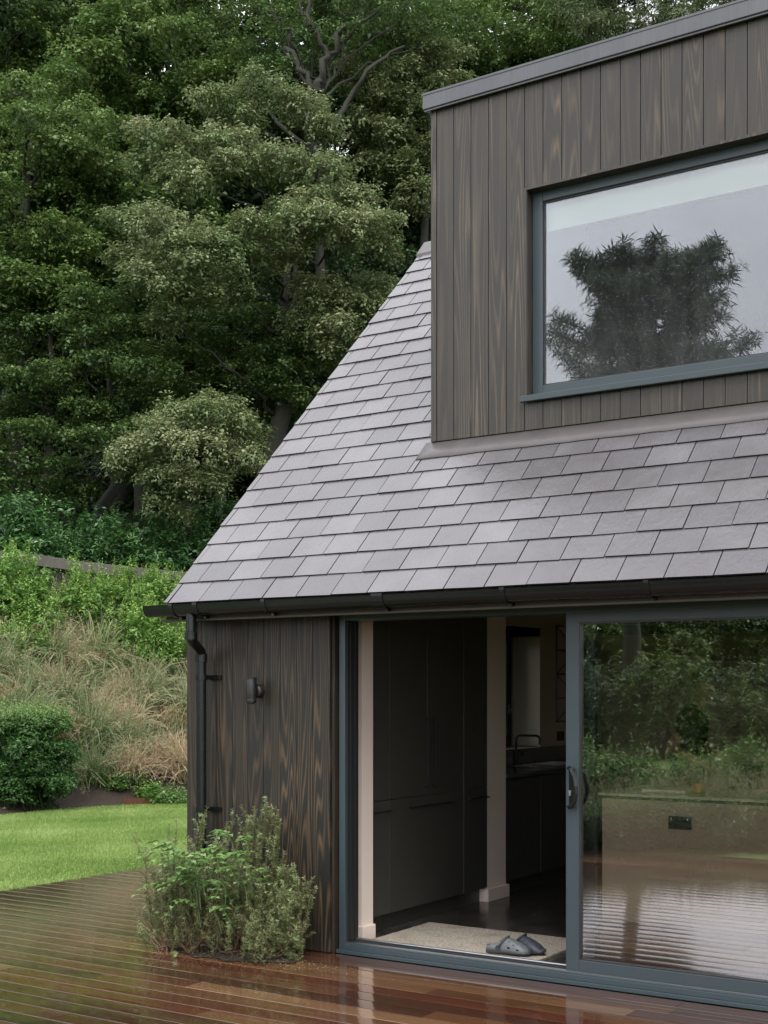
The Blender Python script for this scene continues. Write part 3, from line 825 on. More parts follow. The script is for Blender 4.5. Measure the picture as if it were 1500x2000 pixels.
# bow handle with backplate and cylinder
hx = SL + .036
mb = MB(); mb.box(hx - .012, hx + .018, 6.548, 6.560, 0.985, 1.195)
hz = [(0.0, 1.203), (.018, 1.192), (.046, 1.155), (.060, 1.10), (.062, 1.06), (.052, 1.02), (.030, 0.99), (.0, 0.980)]
mb.tube([(hx - .006 + k * 0.9, 6.548 - (0.012 + 0.030 * math.sin(math.pi * i / 7)), z) for i, (k, z) in enumerate(hz)], [0.011, .012, .012, .0125, .0125, .012, .012, .011], 12)
mb.tube([(hx - .008, 6.560, 1.196), (hx - .008, 6.530, 1.198)], 0.010, 10); mb.tube([(hx - .008, 6.560, 0.987), (hx - .008, 6.530, 0.985)], 0.010, 10)
mb.build('handle', M['black_plastic'], sp, bevel=0.002)
mb = MB(); mb.tube([(hx - .004, 6.549, 1.068), (hx - .004, 6.541, 1.068)], 0.0085, 14); mb.box(hx - .009, hx + .001, 6.5415, 6.549, 1.045, 1.066); mb.build('lock_cylinder', M['steel'], sp)
mb = MB(); mb.tube([(hx + .06 + k * 0.7, 6.606 + (0.012 + 0.03 * math.sin(math.pi * i / 7)), z) for i, (k, z) in enumerate(hz)], 0.010, 10); mb.build('inner_handle', M['black_plastic'], sp)

# --- kitchen window in the gable wall
def ring_x(mb, y0, y1, z0, z1, w, xa, xb):
    mb.box(xa, xb, y0, y0 + w, z0, z1); mb.box(xa, xb, y1 - w, y1, z0, z1)
    mb.box(xa, xb, y0 + w, y1 - w, z0, z0 + w); mb.box(xa, xb, y0 + w, y1 - w, z1 - w, z1)
mb = MB(); ring_x(mb, wy0 + .001, wy1 - .001, wz0 + .001, wz1 - .001, 0.055, -5.78, -5.72); ring_x(mb, wy0 + .056, wy1 - .056, wz0 + .056, wz1 - .056, 0.06, -5.77, -5.705)
kw = mb.build('window', M['frame_dark'], house, bevel=0.003)
mb = MB(); mb.box(-5.745, -5.74, wy0 + .11, wy1 - .11, wz0 + .11, wz1 - .11); mb.build('glass_pane', M['door_glass2'], kw)
mb = MB(); mb.tube([(-5.70, wy1 - .085, 1.45), (-5.672, wy1 - .085, 1.45), (-5.665, wy1 - .085, 1.46), (-5.665, wy1 - .085, 1.55)], 0.009, 10); mb.box(-5.7049, -5.698, wy1 - .098, wy1 - .072, 1.41, 1.50)
mb.build('handle', M['steel'], kw)
mb = MB(); e = 0.003
mb.box(-5.70, -5.421, wy1 - .006, wy1 - .001, wz0 + .01, wz1 - .008); mb.box(-5.70, -5.421, wy0 + .001, wy0 + .006, wz0 + .01, wz1 - .008)
mb.box(-5.70, -5.421, wy0 + .006, wy1 - .006, wz1 - .007, wz1 - .001)
mb.build('window_reveal', M['white_in'], kw)

# ================================================================ things on / in the house
# wall lamp
lamp = empty('wall_lamp', (-5.21, 6.42, 1.63), 'small black cylindrical wall light on the dark timber boards beside the downpipe', 'wall light')
lx, ly = -5.208, 6.415
mb = MB(); mb.lathe((lx, ly, 1.549), [(0.0, 0), (0.031, 0.0), (0.033, 0.003), (0.033, 0.022), (0.0325, 0.024), (0.033, 0.026), (0.033, 0.148), (0.0325, 0.150), (0.033, 0.152), (0.033, 0.161), (0.030, 0.164), (0.0, 0.164)], 28)
mb.build('lamp_body', M['black_metal'], lamp, smooth_=True).data.set_sharp_from_angle(angle=R(40))
mb = MB(); mb.lathe((lx, 6.452, 1.625), [(0.0, 0), (0.030, 0.0), (0.040, 0.008), (0.044, 0.020), (0.045, 0.047), (0, 0.047)], 28, 'y'); mb.build('wall_plate', M['black_metal'], lamp, smooth_=True).data.set_sharp_from_angle(angle=R(40))
mb = MB(); mb.lathe((lx, ly, 1.541), [(0, 0), (0.018, 0), (0.020, 0.008), (0, 0.008)], 20); mb.build('lens', M['frame_dark'], lamp)

# tall cabinets
CX = -4.78
def cab_door(mb, y0, y1, z0, z1, x=CX, g=0.0018): mb.box(x - .02, x, y0 + g, y1 - g, z0 + g, z1 - g)
def bar_handle_h(parent, y0, y1, z, x=CX):
    m = MB(); m.box(x + .022, x + .032, y0, y1, z - .005, z + .005); m.box(x, x + .024, y0 + .008, y0 + .018, z - .005, z + .005); m.box(x, x + .024, y1 - .018, y1 - .008, z - .005, z + .005)
    m.build('handle', M['black_metal'], parent, bevel=0.001)
def bar_handle_v(parent, y, z0, z1, x=CX):
    m = MB(); m.box(x + .026, x + .036, y - .005, y + .005, z0, z1); m.box(x, x + .028, y - .005, y + .005, z0 + .01, z0 + .02); m.box(x, x + .028, y - .005, y + .005, z1 - .02, z1 - .01)
    m.build('handle', M['black_metal'], parent, bevel=0.001)
def cabinet(name, y0, y1, label, doors, draws, x=CX, top=2.36, cat='cabinet', kick=True):
    c = empty(name, (x, y0, 0), label, cat)
    m = MB(); m.box(x - .58, x - .0205, y0 + .001, y1 - .001, 0.11, top); m.box(x - .55, x - .06, y0 + .001, y1 - .001, 0.0, 0.1099)
    m.build('carcass', M['cab'], c)
    for (a, b, z0, z1, hd) in doors:
        m = MB(); cab_door(m, a, b, z0, z1, x); d = m.build('door', M['cab'], c, bevel=0.0015)
        if hd: bar_handle_v(d, hd, 0.93, 1.447, x)
    for (a, b, z0, z1, hd) in draws:
        m = MB(); cab_door(m, a, b, z0, z1, x); d = m.build('drawer', M['cab'], c, bevel=0.0015)
        if hd: bar_handle_h(d, hd[0], hd[1], hd[2], x)
    return c
cabinet('tall_cabinet', 7.075, 7.372, 'narrow tall charcoal cupboard next to the pale wall pier by the door', [(7.075, 7.372, 0.885, 2.36, None)], [(7.075, 7.372, 0.11, 0.885, (7.10, 7.372, 0.812))])
cabinet('tall_cabinet', 7.374, 8.385, 'wide charcoal cupboard with two tall doors and long vertical bar handles', [(7.374, 7.866, 0.885, 2.36, 7.842), (7.869, 8.385, 0.885, 2.36, 7.935)], [(7.374, 8.385, 0.11, 0.885, (7.62, 8.19, 0.812))])
cabinet('tall_cabinet', 8.396, 8.758, 'slim tall charcoal cupboard touching the pale wall pier with the skirting block', [(8.396, 8.758, 0.885, 2.36, None)], [(8.396, 8.758, 0.11, 0.885, (8.455, 8.745, 0.812))])
mb = MB(); mb.box(CX - .02, CX - .006, 8.3865, 8.3945, 0.11, 2.36)
tag(mb.build('edge_strip', M['steel'], None), 'thin pale metal strip running up between two tall charcoal cupboards', 'trim strip')
# base cabinets with worktop
BX = -4.80
bc = empty('base_cabinet', (BX, 9.1, 0), 'low charcoal kitchen cupboard run with the dark worktop under the kitchen window', 'cabinet')
mb = MB(); mb.box(BX - .60, BX - .0205, 9.09, 12.38, 0.11, 0.935); mb.box(BX - .57, BX - .06, 9.09, 12.38, 0, 0.1099); mb.build('carcass', M['cab'], bc)
for a, b in ((9.09, 9.72), (9.722, 10.32), (10.322, 10.92), (10.922, 11.52), (11.522, 12.37)):
    mb = MB(); cab_door(mb, a, b, 0.11, 0.915, BX); mb.build('door', M['cab'], bc, bevel=0.0015)
mb = MB(); sy0, sy1, sx0, sx1 = 10.05, 10.95, -5.28, -4.90
mb.box(-5.418, BX + .02, 9.085, sy0, 0.936, 0.966); mb.box(-5.418, BX + .02, sy1, 12.39, 0.936, 0.966); mb.box(-5.418, sx0, sy0, sy1, 0.936, 0.966); mb.box(sx1, BX + .02, sy0, sy1, 0.936, 0.966)
wt = mb.build('worktop', M['worktop'], bc)
mb = MB(); mb.box(-5.4185, -5.400, 9.085, 12.39, 0.9665, 1.10); mb.build('upstand', M['worktop'], wt)
mb = MB(); mb.box(sx0 + .001, sx1 - .001, sy0 + .001, sy1 - .001, 0.80, 0.803); mb.box(sx0 + .001, sx0 + .006, sy0 + .001, sy1 - .001, .803, .969); mb.box(sx1 - .006, sx1 - .001, sy0 + .001, sy1 - .001, .803, .969)
mb.box(sx0 + .006, sx1 - .006, sy0 + .001, sy0 + .006, .803, .969); mb.box(sx0 + .006, sx1 - .006, sy1 - .006, sy1 - .001, .803, .969); mb.box(sx0 + .006, sx1 - .006, 10.5, 10.51, .803, .96)
tag(mb.build('sink', M['steel'], None), 'steel double bowl sink set in the dark worktop below the tap', 'sink')
mb = MB()
tx, ty = -5.33, 10.30
mb.tube([(tx, ty, 0.966), (tx, ty, 1.10)], 0.019, 16)
arc = [(tx, ty, 1.09), (tx, ty, 1.19)] + [(tx + .04 - .04 * math.cos(a), ty, 1.19 + .04 * math.sin(a)) for a in (0.5, 1.0, 1.57)] + [(tx + .20, ty, 1.23)] + [(tx + .20 + .035 * math.sin(a), ty, 1.195 + .035 * math.cos(a)) for a in (.5, 1.0, 1.57)] + [(tx + .235, ty, 1.15)]
mb.tube(arc, 0.0105, 12)
tap = empty('kitchen_tap', (tx, ty, 0.966), 'black square necked kitchen tap standing behind the steel sink', 'tap')
mb.build('spout', M['black_metal'], tap, smooth_=True).data.set_sharp_from_angle(angle=R(50))
mb = MB(); mb.tube([(tx + .015, ty + .0, 1.06), (tx + .075, ty + .005, 1.063)], 0.004, 8); mb.build('lever', M['steel'], tap)
for (gx, gy, lb) in ((-5.10, 11.12, 'left of two small clear glasses beside the sink'), (-5.02, 11.22, 'right of two small clear glasses beside the sink')):
    mb = MB(); mb.lathe((gx, gy, 0.967), [(0.026, 0), (0.034, 0.09), (0.031, 0.09), (0.023, 0.01), (0, 0.01)], 16)
    tag(mb.build('drinking_glass', M['tumbler'], None), lb, 'glass', 'glasses by the sink')
# wire rack & socket on the kitchen wall
rk = MB(); y0, y1, z0, z1 = 11.29, 11.75, 1.33, 2.255; xw = -5.405
for a, b in (((y0, z0), (y0, z1)), ((y1, z0), (y1, z1)), ((y0, z0), (y1, z0)), ((y0, z1), (y1, z1)), ((y0, 1.56), (y1, 1.56)), ((y0, 1.79), (y1, 1.79)), ((y0, 2.02), (y1, 2.02))):
    rk.tube([(xw, a[0], a[1]), (xw, b[0], b[1])], 0.007, 8)
for k, z in enumerate((1.33, 1.56, 1.79, 2.02)): rk.tube([(xw, y0, z + (.23 if k % 2 else 0)), (xw, y1, z + (0 if k % 2 else .23))], 0.004, 6)
tag(rk.build('wire_rack', M['black_metal'], None), 'tall black wire frame rack hanging on the taupe wall past the kitchen window', 'wall rack')
mb = MB(); mb.box(-5.419, -5.41, 11.32, 11.47, 1.145, 1.235); s1 = mb.build('plug_socket', M['frame_dark'], None, bevel=0.002)
tag(s1, 'black double socket on the taupe wall under the wire rack', 'socket')

# kitchen island
isl = empty('kitchen_island', (-3.76, 8.53, 0), 'kitchen island with pale edged top and taupe front behind the sliding glass', 'kitchen island')
mb = MB(); mb.box(-3.74, -0.4, 8.56, 9.40, 0.0, 0.86); mb.build('island_body', M['island'], isl)
mb = MB(); mb.box(-3.765, -0.35, 8.52, 9.44, 0.885, 0.903); mb.build('worktop', M['island_top'], isl, bevel=0.002)
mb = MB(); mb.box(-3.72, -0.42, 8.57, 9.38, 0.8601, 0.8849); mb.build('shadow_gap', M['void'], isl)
mb = MB(); mb.box(-3.244, -3.08, 8.548, 8.559, 0.672, 0.762); o = mb.build('double_socket', M['frame_dark'], None, bevel=0.003)
tag(o, 'black double socket on the taupe front of the kitchen island', 'socket')
for xx in (-3.222, -3.105):
    mb = MB(); mb.box(xx - .004, xx + .004, 8.5455, 8.548, .735, .75); mb.build('switch', M['white_in'], o)
mb = MB(); mb.box(-3.52, -3.19, 8.75, 9.02, 0.904, 0.924); tag(mb.build('chopping_board', M['white_in'], None, bevel=0.004), 'pale chopping board lying on the kitchen island near its left end', 'chopping board')
mb = MB(); mb.lathe((-3.12, 8.80, 0.904), [(0.0, 0.0), (0.018, 0.002), (0.034, 0.016), (0.040, 0.036), (0.035, 0.058), (0.018, 0.073), (0.004, 0.075), (0, 0.074)], 20)
og = mb.build('orange', M['orange'], None, smooth_=True); tag(og, 'single orange fruit on the kitchen island beside the chopping board', 'fruit')
kt = empty('kettle', (-2.55, 9.15, 0.903), 'steel kettle with an arched handle on the right part of the island', 'kettle')
mb = MB(); mb.lathe((-2.55, 9.15, 0.904), [(0.0, 0.0), (0.085, 0.0), (0.088, 0.02), (0.082, 0.08), (0.06, 0.125), (0.02, 0.135), (0.012, 0.15), (0, 0.152)], 24); mb.build('body', M['black_metal'], kt, smooth_=True)
mb = MB(); mb.tube([(-2.64, 9.15, 1.0), (-2.64, 9.15, 1.10), (-2.62, 9.15, 1.12), (-2.50, 9.15, 1.12), (-2.48, 9.15, 1.10), (-2.48, 9.15, 1.0)], 0.006, 8); mb.build('handle', M['steel'], kt)
# rear kitchen counter
rc = empty('base_cabinet', (-3.6, 12.0, 0), 'dark cupboard run against the rear kitchen wall behind the island', 'cabinet')
mb = MB(); mb.box(-3.9, 1.4, 11.80, 12.38, 0, 0.92); mb.build('carcass', M['cab'], rc)
mb = MB(); mb.box(-3.92, 1.42, 11.77, 12.385, 0.9201, 0.95); mb.build('worktop', M['worktop'], rc)

# doormat
mb = MB(); nx, ny = 60, 40
mx0, mx1, my0, my1 = -4.655, -3.455, 6.80, 7.69
vs = []
for j in range(ny + 1):
    for i in range(nx + 1):
        vs.append((mx0 + (mx1 - mx0) * i / nx + 0.012 * (my1 - my0 - (my1 - my0) * j / ny), my0 + (my1 - my0) * j / ny, 0.016 + random.uniform(-.0012, .0012)))
k = nx + 1
fs = [(j*k+i, j*k+i+1, (j+1)*k+i+1, (j+1)*k+i) for j in range(ny) for i in range(nx)]
mb.add(vs, fs); o = mb.build('doormat', M['mat'], None); so = o.modifiers.new('thickness', 'SOLIDIFY'); so.thickness = 0.014; so.offset = -1
tag(o, 'large beige bristle doormat just inside the open sliding door', 'doormat')

# clogs
def clog(loc, rz, mat, label):
    root = empty('clog', (0, 0, 0), label, 'clog', 'pair of foam clogs on the doormat')
    OFF[root.name] = Vector((0, 0, 0))
    L = 0.29
    # outline of the sole: x along the foot (heel 0 -> toe L), half widths
    st = [(0.0, .018, .0), (.02, .033, .0), (.06, .037, .0), (.11, .036, .0), (.16, .044, .002), (.20, .052, .002), (.24, .050, .003), (.27, .036, .008), (.285, .018, .014)]
    mb = MB(); n = 18; rings = []
    for x, w, lift in st:
        rings.append([(x, w * math.cos(2 * math.pi * k / n), lift + 0.017 + 0.017 * math.sin(2 * math.pi * k / n) * (0.9 if math.sin(2*math.pi*k/n) > 0 else 1)) for k in range(n)])
    vs = [p for r in rings for p in r]; fs = []
    for i in range(len(rings) - 1):
        for k in range(n): fs.append((i*n+k, i*n+(k+1) % n, (i+1)*n+(k+1) % n, (i+1)*n+k))
    fs += [tuple(range(n)), tuple(range((len(rings)-1)*n, len(rings)*n))]
    mb.add(vs, fs); mb.build('sole', M['clog_sole'], root, smooth_=True)
    # upper: toe box dome opening towards the heel
    st = [(.095, .040, .088), (.115, .043, .104), (.14, .046, .105), (.17, .050, .096), (.20, .053, .084), (.23, .052, .070), (.255, .045, .055), (.275, .030, .040), (.288, .012, .026)]
    mb = MB(); n = 16; vs = []; fs = []
    for x, w, h in st:
        for k in range(n + 1):
            t = math.pi * k / n
            vs.append((x - (0.028 * (1 - abs(math.cos(t))) if False else 0), w * math.copysign(abs(math.cos(t)) ** 0.75, math.cos(t)), 0.018 + (h - 0.018) * abs(math.sin(t)) ** 0.8))
    k1 = n + 1
    holes = {(2, 5), (2, 8), (2, 11), (3, 4), (3, 7), (3, 9), (3, 12), (4, 6), (4, 8), (4, 10), (5, 7), (5, 9)}
    vent = {(2, 1), (2, 14), (4, 1), (4, 14), (6, 1), (6, 14)}
    for i in range(len(st) - 1):
        for k in range(n):
            a, b, c, d = i*k1+k, i*k1+k+1, (i+1)*k1+k+1, (i+1)*k1+k
            if (i, k) in holes or (i, k) in vent:
                A, B, C_, D = (Vector(vs[q]) for q in (a, b, c, d)); cc = (A + B + C_ + D) / 4
                s = 0.42 if (i, k) in holes else 0.62
                bi = len(vs); vs += [tuple(cc + (q - cc) * s) for q in (A, B, C_, D)]
                fs += [(a, b, bi+1, bi), (b, c, bi+2, bi+1), (c, d, bi+3, bi+2), (d, a, bi, bi+3)]
            else: fs.append((a, b, c, d))
    mb.add(vs, fs); o = mb.build('upper', M[mat], root, smooth_=True)
    so = o.modifiers.new('thickness', 'SOLIDIFY'); so.thickness = 0.006
    # heel cup rim
    mb = MB(); pts = []
    for k in range(13):
        t = math.pi / 2 + math.pi * k / 12
        pts.append((0.036 + 0.034 * math.cos(t) - 0.0, 0.034 * math.sin(t), 0.040))
    vs = []
    full = [(0.10, 0.037, .034)] + [(0.036 + 0.036 * math.cos(math.pi/2 + math.pi*k/12), 0.036 * math.sin(math.pi/2 + math.pi*k/12), .034) for k in range(13)] + [(0.10, -0.037, .034)]
    for i, (x, y, z) in enumerate(full):
        hgt = 0.052 if 1 < i < 13 else 0.058
        vs += [(x, y, 0.018), (x * 1 + 0.0, y, hgt)]
    fs = [(2*i, 2*i+1, 2*i+3, 2*i+2) for i in range(len(full) - 1)]
    mb.add(vs, fs); o = mb.build('heel_rim', M[mat], root, smooth_=True); so = o.modifiers.new('thickness', 'SOLIDIFY'); so.thickness = 0.007
    # strap folded forward over the upper
    mb = MB(); vs = []; n = 14
    for k in range(n + 1):
        t = math.pi * k / n
        y = 0.050 * math.cos(t); z = 0.050 + 0.066 * math.sin(t) ; x = 0.085 + 0.052 * math.sin(t)
        vs += [(x - .009, y, z - .004), (x + .010, y, z + .004)]
    mb.add(vs, [(2*i, 2*i+1, 2*i+3, 2*i+2) for i in range(n)]); o = mb.build('heel_strap', M['clog_sole'] if mat == 'clog' else M[mat], root, smooth_=True); so = o.modifiers.new('thickness', 'SOLIDIFY'); so.thickness = 0.005
    for sy in (1, -1):
        mb = MB(); mb.tube([(0.085, sy * .046, .050), (0.085, sy * .056, .050)], 0.010, 12); mb.build('rivet', M['clog_dark'], root)
    root.location = loc; root.rotation_euler = (0, 0, rz)
clog((-3.815, 6.985, 0.017), R(8), 'clog', 'grey foam clog with a strap and vent holes, nearer of the pair on the doormat')
clog((-3.755, 7.125, 0.017), R(-8), 'clog_dark', 'darker foam clog half hidden behind the nearer one on the doormat')

# person leaning over the island side counter
def capsule(mb, p0, p1, r0, r1, n=14):
    p0, p1 = Vector(p0), Vector(p1); d = (p1 - p0); L = max(d.length, 1e-4); d = d / L
    pts, rs = [], []
    for a in (90, 65, 40, 18): pts.append(p0 - d * r0 * math.sin(R(a))); rs.append(max(r0 * math.cos(R(a)), 0.0008))
    pts.append(p0); rs.append(r0)
    pts.append(p1); rs.append(r1)
    for a in (18, 40, 65, 90): pts.append(p1 + d * r1 * math.sin(R(a))); rs.append(max(r1 * math.cos(R(a)), 0.0008))
    mb.tube(pts, rs, n)
def ellipsoid(mb, c, r, f=None, n=20, m=12):
    prof = []
    vs = []; c = Vector(c)
    for i in range(1, m):
        t = math.pi * i / m
        for k in range(n):
            p = 2 * math.pi * k / n
            v = Vector((r[0] * math.sin(t) * math.cos(p), r[1] * math.sin(t) * math.sin(p), r[2] * math.cos(t)))
            vs.append(c + (f @ v if f else v))
    fs = [(i*n+k, i*n+(k+1) % n, (i+1)*n+(k+1) % n, (i+1)*n+k) for i in range(m - 2) for k in range(n)]
    fs += [tuple(range(n)), tuple(range((m-2)*n, (m-1)*n))]
    mb.add(vs, fs)
def person():
    hd = P(1376, 1332, 10.35)
    yaw = R(8)
    root = empty('person', (hd.x - 0.12, hd.y, 0), 'person in a dark top seen in profile through the sliding glass, bending over the worktop', 'person')
    T = Matrix.Translation((hd.x - 0.15, hd.y, 0)) @ Matrix.Rotation(yaw, 4, 'Z')
    S = (hd.z - 0.0) / 1.655
    def W(x, y, z): return T @ Vector((x * S, y * S, z * S))
    # forward = +x, right hand side = -y (towards the door)
    body = MB(); J = {}
    pel, che, nek = (0.0, 0, 0.97), (0.035, 0, 1.30), (0.085, 0, 1.49)
    def cap(a, b, ra, rb): capsule(body, W(*a), W(*b), ra * S, rb * S)
    cap((0, .055, .95), (0.02, .05, 1.15), .115, .11); cap((0, -.055, .95), (0.02, -.05, 1.15), .115, .11)
    cap((0.02, .06, 1.13), (.05, .075, 1.36), .11, .10); cap((0.02, -.06, 1.13), (.05, -.075, 1.36), .11, .10)
    cap((.06, .15, 1.42), (.06, -.15, 1.42), .055, .055)
    cap((.075, 0, 1.42), (.125, 0, 1.56), .060, .050)
    for s in (1, -1):
        cap((0, s*.09, .90), (.01, s*.10, .50), .088, .056); cap((.01, s*.10, .50), (-.02, s*.10, .09), .054, .036)
        cap((-.03, s*.10, .04), (.13, s*.11, .035), .038, .032)
        # arm: upper arm down and slightly back, forearm forward
        el = (-.06 if s < 0 else .08, s*.235, 1.14); wr = (.17 if s < 0 else .25, s*.17, 1.02)
        cap((.06, s*.185, 1.41), el, .052, .042); cap(el, wr, .041, .027)
        hnd = Vector(wr); fwd = (Vector(wr) - Vector(el)).normalized()
        pm = hnd + fwd * .07
        cap(tuple(hnd), tuple(pm), .026, .032)
        for k in range(4):
            o = Vector((0, (k - 1.5) * .019, -.004 - .002 * abs(k - 1.5)))
            b0 = pm + o + fwd * .01; ln = (.030, .036, .034, .026)[k]
            b1 = b0 + fwd * ln + Vector((0, 0, -.012)); b2 = b1 + fwd * ln * .55 + Vector((0, 0, -.022))
            cap(tuple(b0), tuple(b1), .0095, .0088); cap(tuple(b1), tuple(b2), .0088, .0075)
        t0 = hnd + fwd * .03 + Vector((0, -s * .028, 0)); cap(tuple(t0), tuple(t0 + fwd * .035 + Vector((0, -s * .014, -.012))), .0115, .0095)
    # head, bowed forward
    hr = Matrix.Rotation(yaw, 4, 'Z') @ Matrix.Rotation(R(28), 4, 'Y')
    hc = Vector((.155, 0, 1.655)); rm = hr.to_3x3()
    HC = W(*hc)
    def H(x, y, z): return HC + rm @ (Vector((x, y, z)) * S)
    ellipsoid(body, HC, (.098 * S, .077 * S, .108 * S), rm)
    ellipsoid(body, H(.028, 0, -.062), (.066 * S, .056 * S, .060 * S), rm)
    capsule(body, H(.085, 0, -.012), H(.112, 0, -.042), .011 * S, .015 * S)   # nose
    capsule(body, H(.092, .018, -.078), H(.092, -.018, -.078), .010 * S, .010 * S)   # mouth
    capsule(body, H(.078, .012, -.108), H(.078, -.012, -.108), .018 * S, .018 * S)   # chin
    capsule(body, H(.090, .042, .016), H(.090, -.042, .016), .014 * S, .014 * S)   # brow
    for s in (1, -1): ellipsoid(body, H(-.008, s * .078, -.018), (.020 * S, .009 * S, .032 * S), rm)
    bo = body.build('body', M['skin'], root)
    rmh = bo.modifiers.new('skin', 'REMESH'); rmh.mode = 'VOXEL'; rmh.voxel_size = 0.0065; rmh.use_smooth_shade = True
    sm = bo.modifiers.new('soft', 'SMOOTH'); sm.iterations = 3
    m = MB(); ellipsoid(m, H(-.018, 0, .030), (.104 * S, .086 * S, .100 * S), rm); capsule(m, H(.06, .03, .085), H(.06, -.03, .085), .034 * S, .034 * S)
    capsule(m, H(-.085, .02, -.03), H(-.085, -.02, -.03), .03 * S, .03 * S)
    o = m.build('hair', M['hair'], bo); rr = o.modifiers.new('r', 'REMESH'); rr.mode = 'VOXEL'; rr.voxel_size = .008; rr.use_smooth_shade = True
    for s in (1, -1):
        m = MB(); ellipsoid(m, H(.088, s * .033, .0), (.012 * S, .013 * S, .009 * S), rm); m.build('eye', M['hair'], bo, smooth_=True)
    m = MB()
    def cc(a, b, ra, rb): capsule(m, W(*a), W(*b), ra * S, rb * S)
    for s in (1, -1):
        cc((0, s*.055, .92), (0.02, s*.05, 1.15), .128, .122); cc((0.02, s*.06, 1.13), (.05, s*.075, 1.36), .122, .112)
        cc((.06, s*.17, 1.42), (.06 + (-.05 if s < 0 else .01), s*.205, 1.27), .064, .060)
    cc((.06, .15, 1.42), (.06, -.15, 1.42), .066, .066)
    o = m.build('t_shirt', M['shirt'], bo); rr = o.modifiers.new('r', 'REMESH'); rr.mode = 'VOXEL'; rr.voxel_size = .01; rr.use_smooth_shade = True
    m = MB()
    for s in (1, -1):
        cc((0, s*.055, .98), (0, s*.08, .88), .130, .11); cc((0, s*.09, .88), (.01, s*.10, .50), .104, .072); cc((.01, s*.10, .50), (-.02, s*.10, .12), .072, .058)
    o = m.build('trousers', M['trousers'], bo); rr = o.modifiers.new('r', 'REMESH'); rr.mode = 'VOXEL'; rr.voxel_size = .01; rr.use_smooth_shade = True
person()
# ================================================================ SETTING
# terrain sheet
def terrain():
    xs = np.concatenate([np.linspace(-160, -40, 16, endpoint=False), np.linspace(-40, -8, 110, endpoint=False), np.linspace(-8, 14, 20, endpoint=False), np.linspace(14, 120, 12)])
    ys = np.concatenate([np.linspace(-120, -16, 14, endpoint=False), np.linspace(-16, 8, 26, endpoint=False), np.linspace(8, 34, 90, endpoint=False), np.linspace(34, 160, 20)])
    X, Y = np.meshgrid(xs, ys)
    Z = ground_h(X, Y) - 0.03
    nx, ny = len(xs), len(ys)
    vs = np.stack([X, Y, Z], -1).reshape(-1, 3)
    fs = [(j*nx+i, j*nx+i+1, (j+1)*nx+i+1, (j+1)*nx+i) for j in range(ny-1) for i in range(nx-1)]
    me = bpy.data.meshes.new('ground'); me.from_pydata(vs.tolist(), [], fs); me.materials.append(M['soil']); me.shade_smooth()
    o = bpy.data.objects.new('ground', me); col.objects.link(o); tag(o, kind='structure')
terrain()
# lawn: rounded-corner sheet 8 mm above the soil
def lawn():
    pts = []
    for i in range(13):
        t = math.pi - (math.pi / 2) * i / 12 + 0
        cx, cy = -12.0, 11.9
        pts.append((cx + 1.5 * math.cos(t), cy + 2.5 * math.sin(t) * 1.0))
    mb = MB()
    out = [(-13.5, -7.0), (-60, -9.0), (-60, -75), (60, -75), (60, -9.0), (6, -7.0)][:1] + pts + [(6, 14.4), (6, -7.0)]
    mb.add([(x, y, -0.018) for x, y in out], [tuple(reversed(range(len(out))))])
    o = mb.build('lawn', M['lawn'], None); tag(o, kind='structure')
lawn()
mb = MB(); mb.add([(x, y, -0.012) for x, y in ((-60, -7.01), (60, -7.01), (60, -75), (-60, -75))], [(3, 2, 1, 0)]); tag(mb.build('lawn', M['lawn'], None), kind='structure')
# grass blades on the visible part of the lawn
def blades():
    rng = np.random.default_rng(5)
    n = 260000
    # more blades nearer the viewer
    x = rng.uniform(-13.6, -8.36, n); y = rng.uniform(6.2, 14.2, n)
    ok = (sdist(x, y) < 0.0)
    x, y = x[ok], y[ok]; n = len(x)
    base = np.stack([x, y, np.full(n, -0.02)], 1)
    ax = nrm(np.stack([rng.normal(0, .45, n), rng.normal(0, .45, n), np.ones(n)], 1))
    no = nrm(rng.normal(size=(n, 3)))
    L = rng.uniform(0.022, 0.048, n)
    V = make_leaves(base, ax, no, L, np.full(n, 0.0055), 0.1, 0.1)
    pat = 0.5 + 0.30 * np.sin(x * 1.7 + y * 0.8) * np.sin(y * 2.1 - x) + 0.13 * np.sin(x * 6 + 1) * np.sin(y * 5)
    tag(leaf_object('lawn_grass', V, pat * 0.8 + rng.normal(0, .18, n), M['turf']), 'short bright green mown lawn grass beside the deck', 'grass', kind='stuff')
blades()
# deck boards (wet)
mb = MB(); y = 6.515; DR = random.Random(21); rowi = 0
while y > 0.85:
    y0 = y - 0.1485; xx = -8.35 + (0 if rowi % 3 else 0)
    cuts = [-8.35]; c = -8.35 + DR.uniform(1.5, 4.5)
    while c < 3.2: cuts.append(c); c += DR.uniform(2.6, 4.6)
    cuts.append(3.4)
    for a, b in zip(cuts[:-1], cuts[1:]):
        mb.cbox(a + .0015, b - .0015, y0 + .0022, y - .0022, -0.03, 0.0 + DR.uniform(-.0008, .0008), 0.0013, DR.random())
    y = y0; rowi += 1
y = 6.515
while y < 12.2:
    y0 = y; y += 0.1485
    mb.cbox(-8.35, -5.84, y0 + .0022, y - .0022, -0.03, 0.0 + DR.uniform(-.0008, .0008), 0.0013, DR.random())
tag(mb.build('deck', M['deck'], None), kind='structure')
mb = MB(); mb.box(-8.37, 3.4, 0.83, 6.5, -0.06, -0.031); mb.box(-8.37, -5.83, 6.5, 12.2, -0.06, -0.031); tag(mb.build('deck_base', M['void'], None), kind='structure')
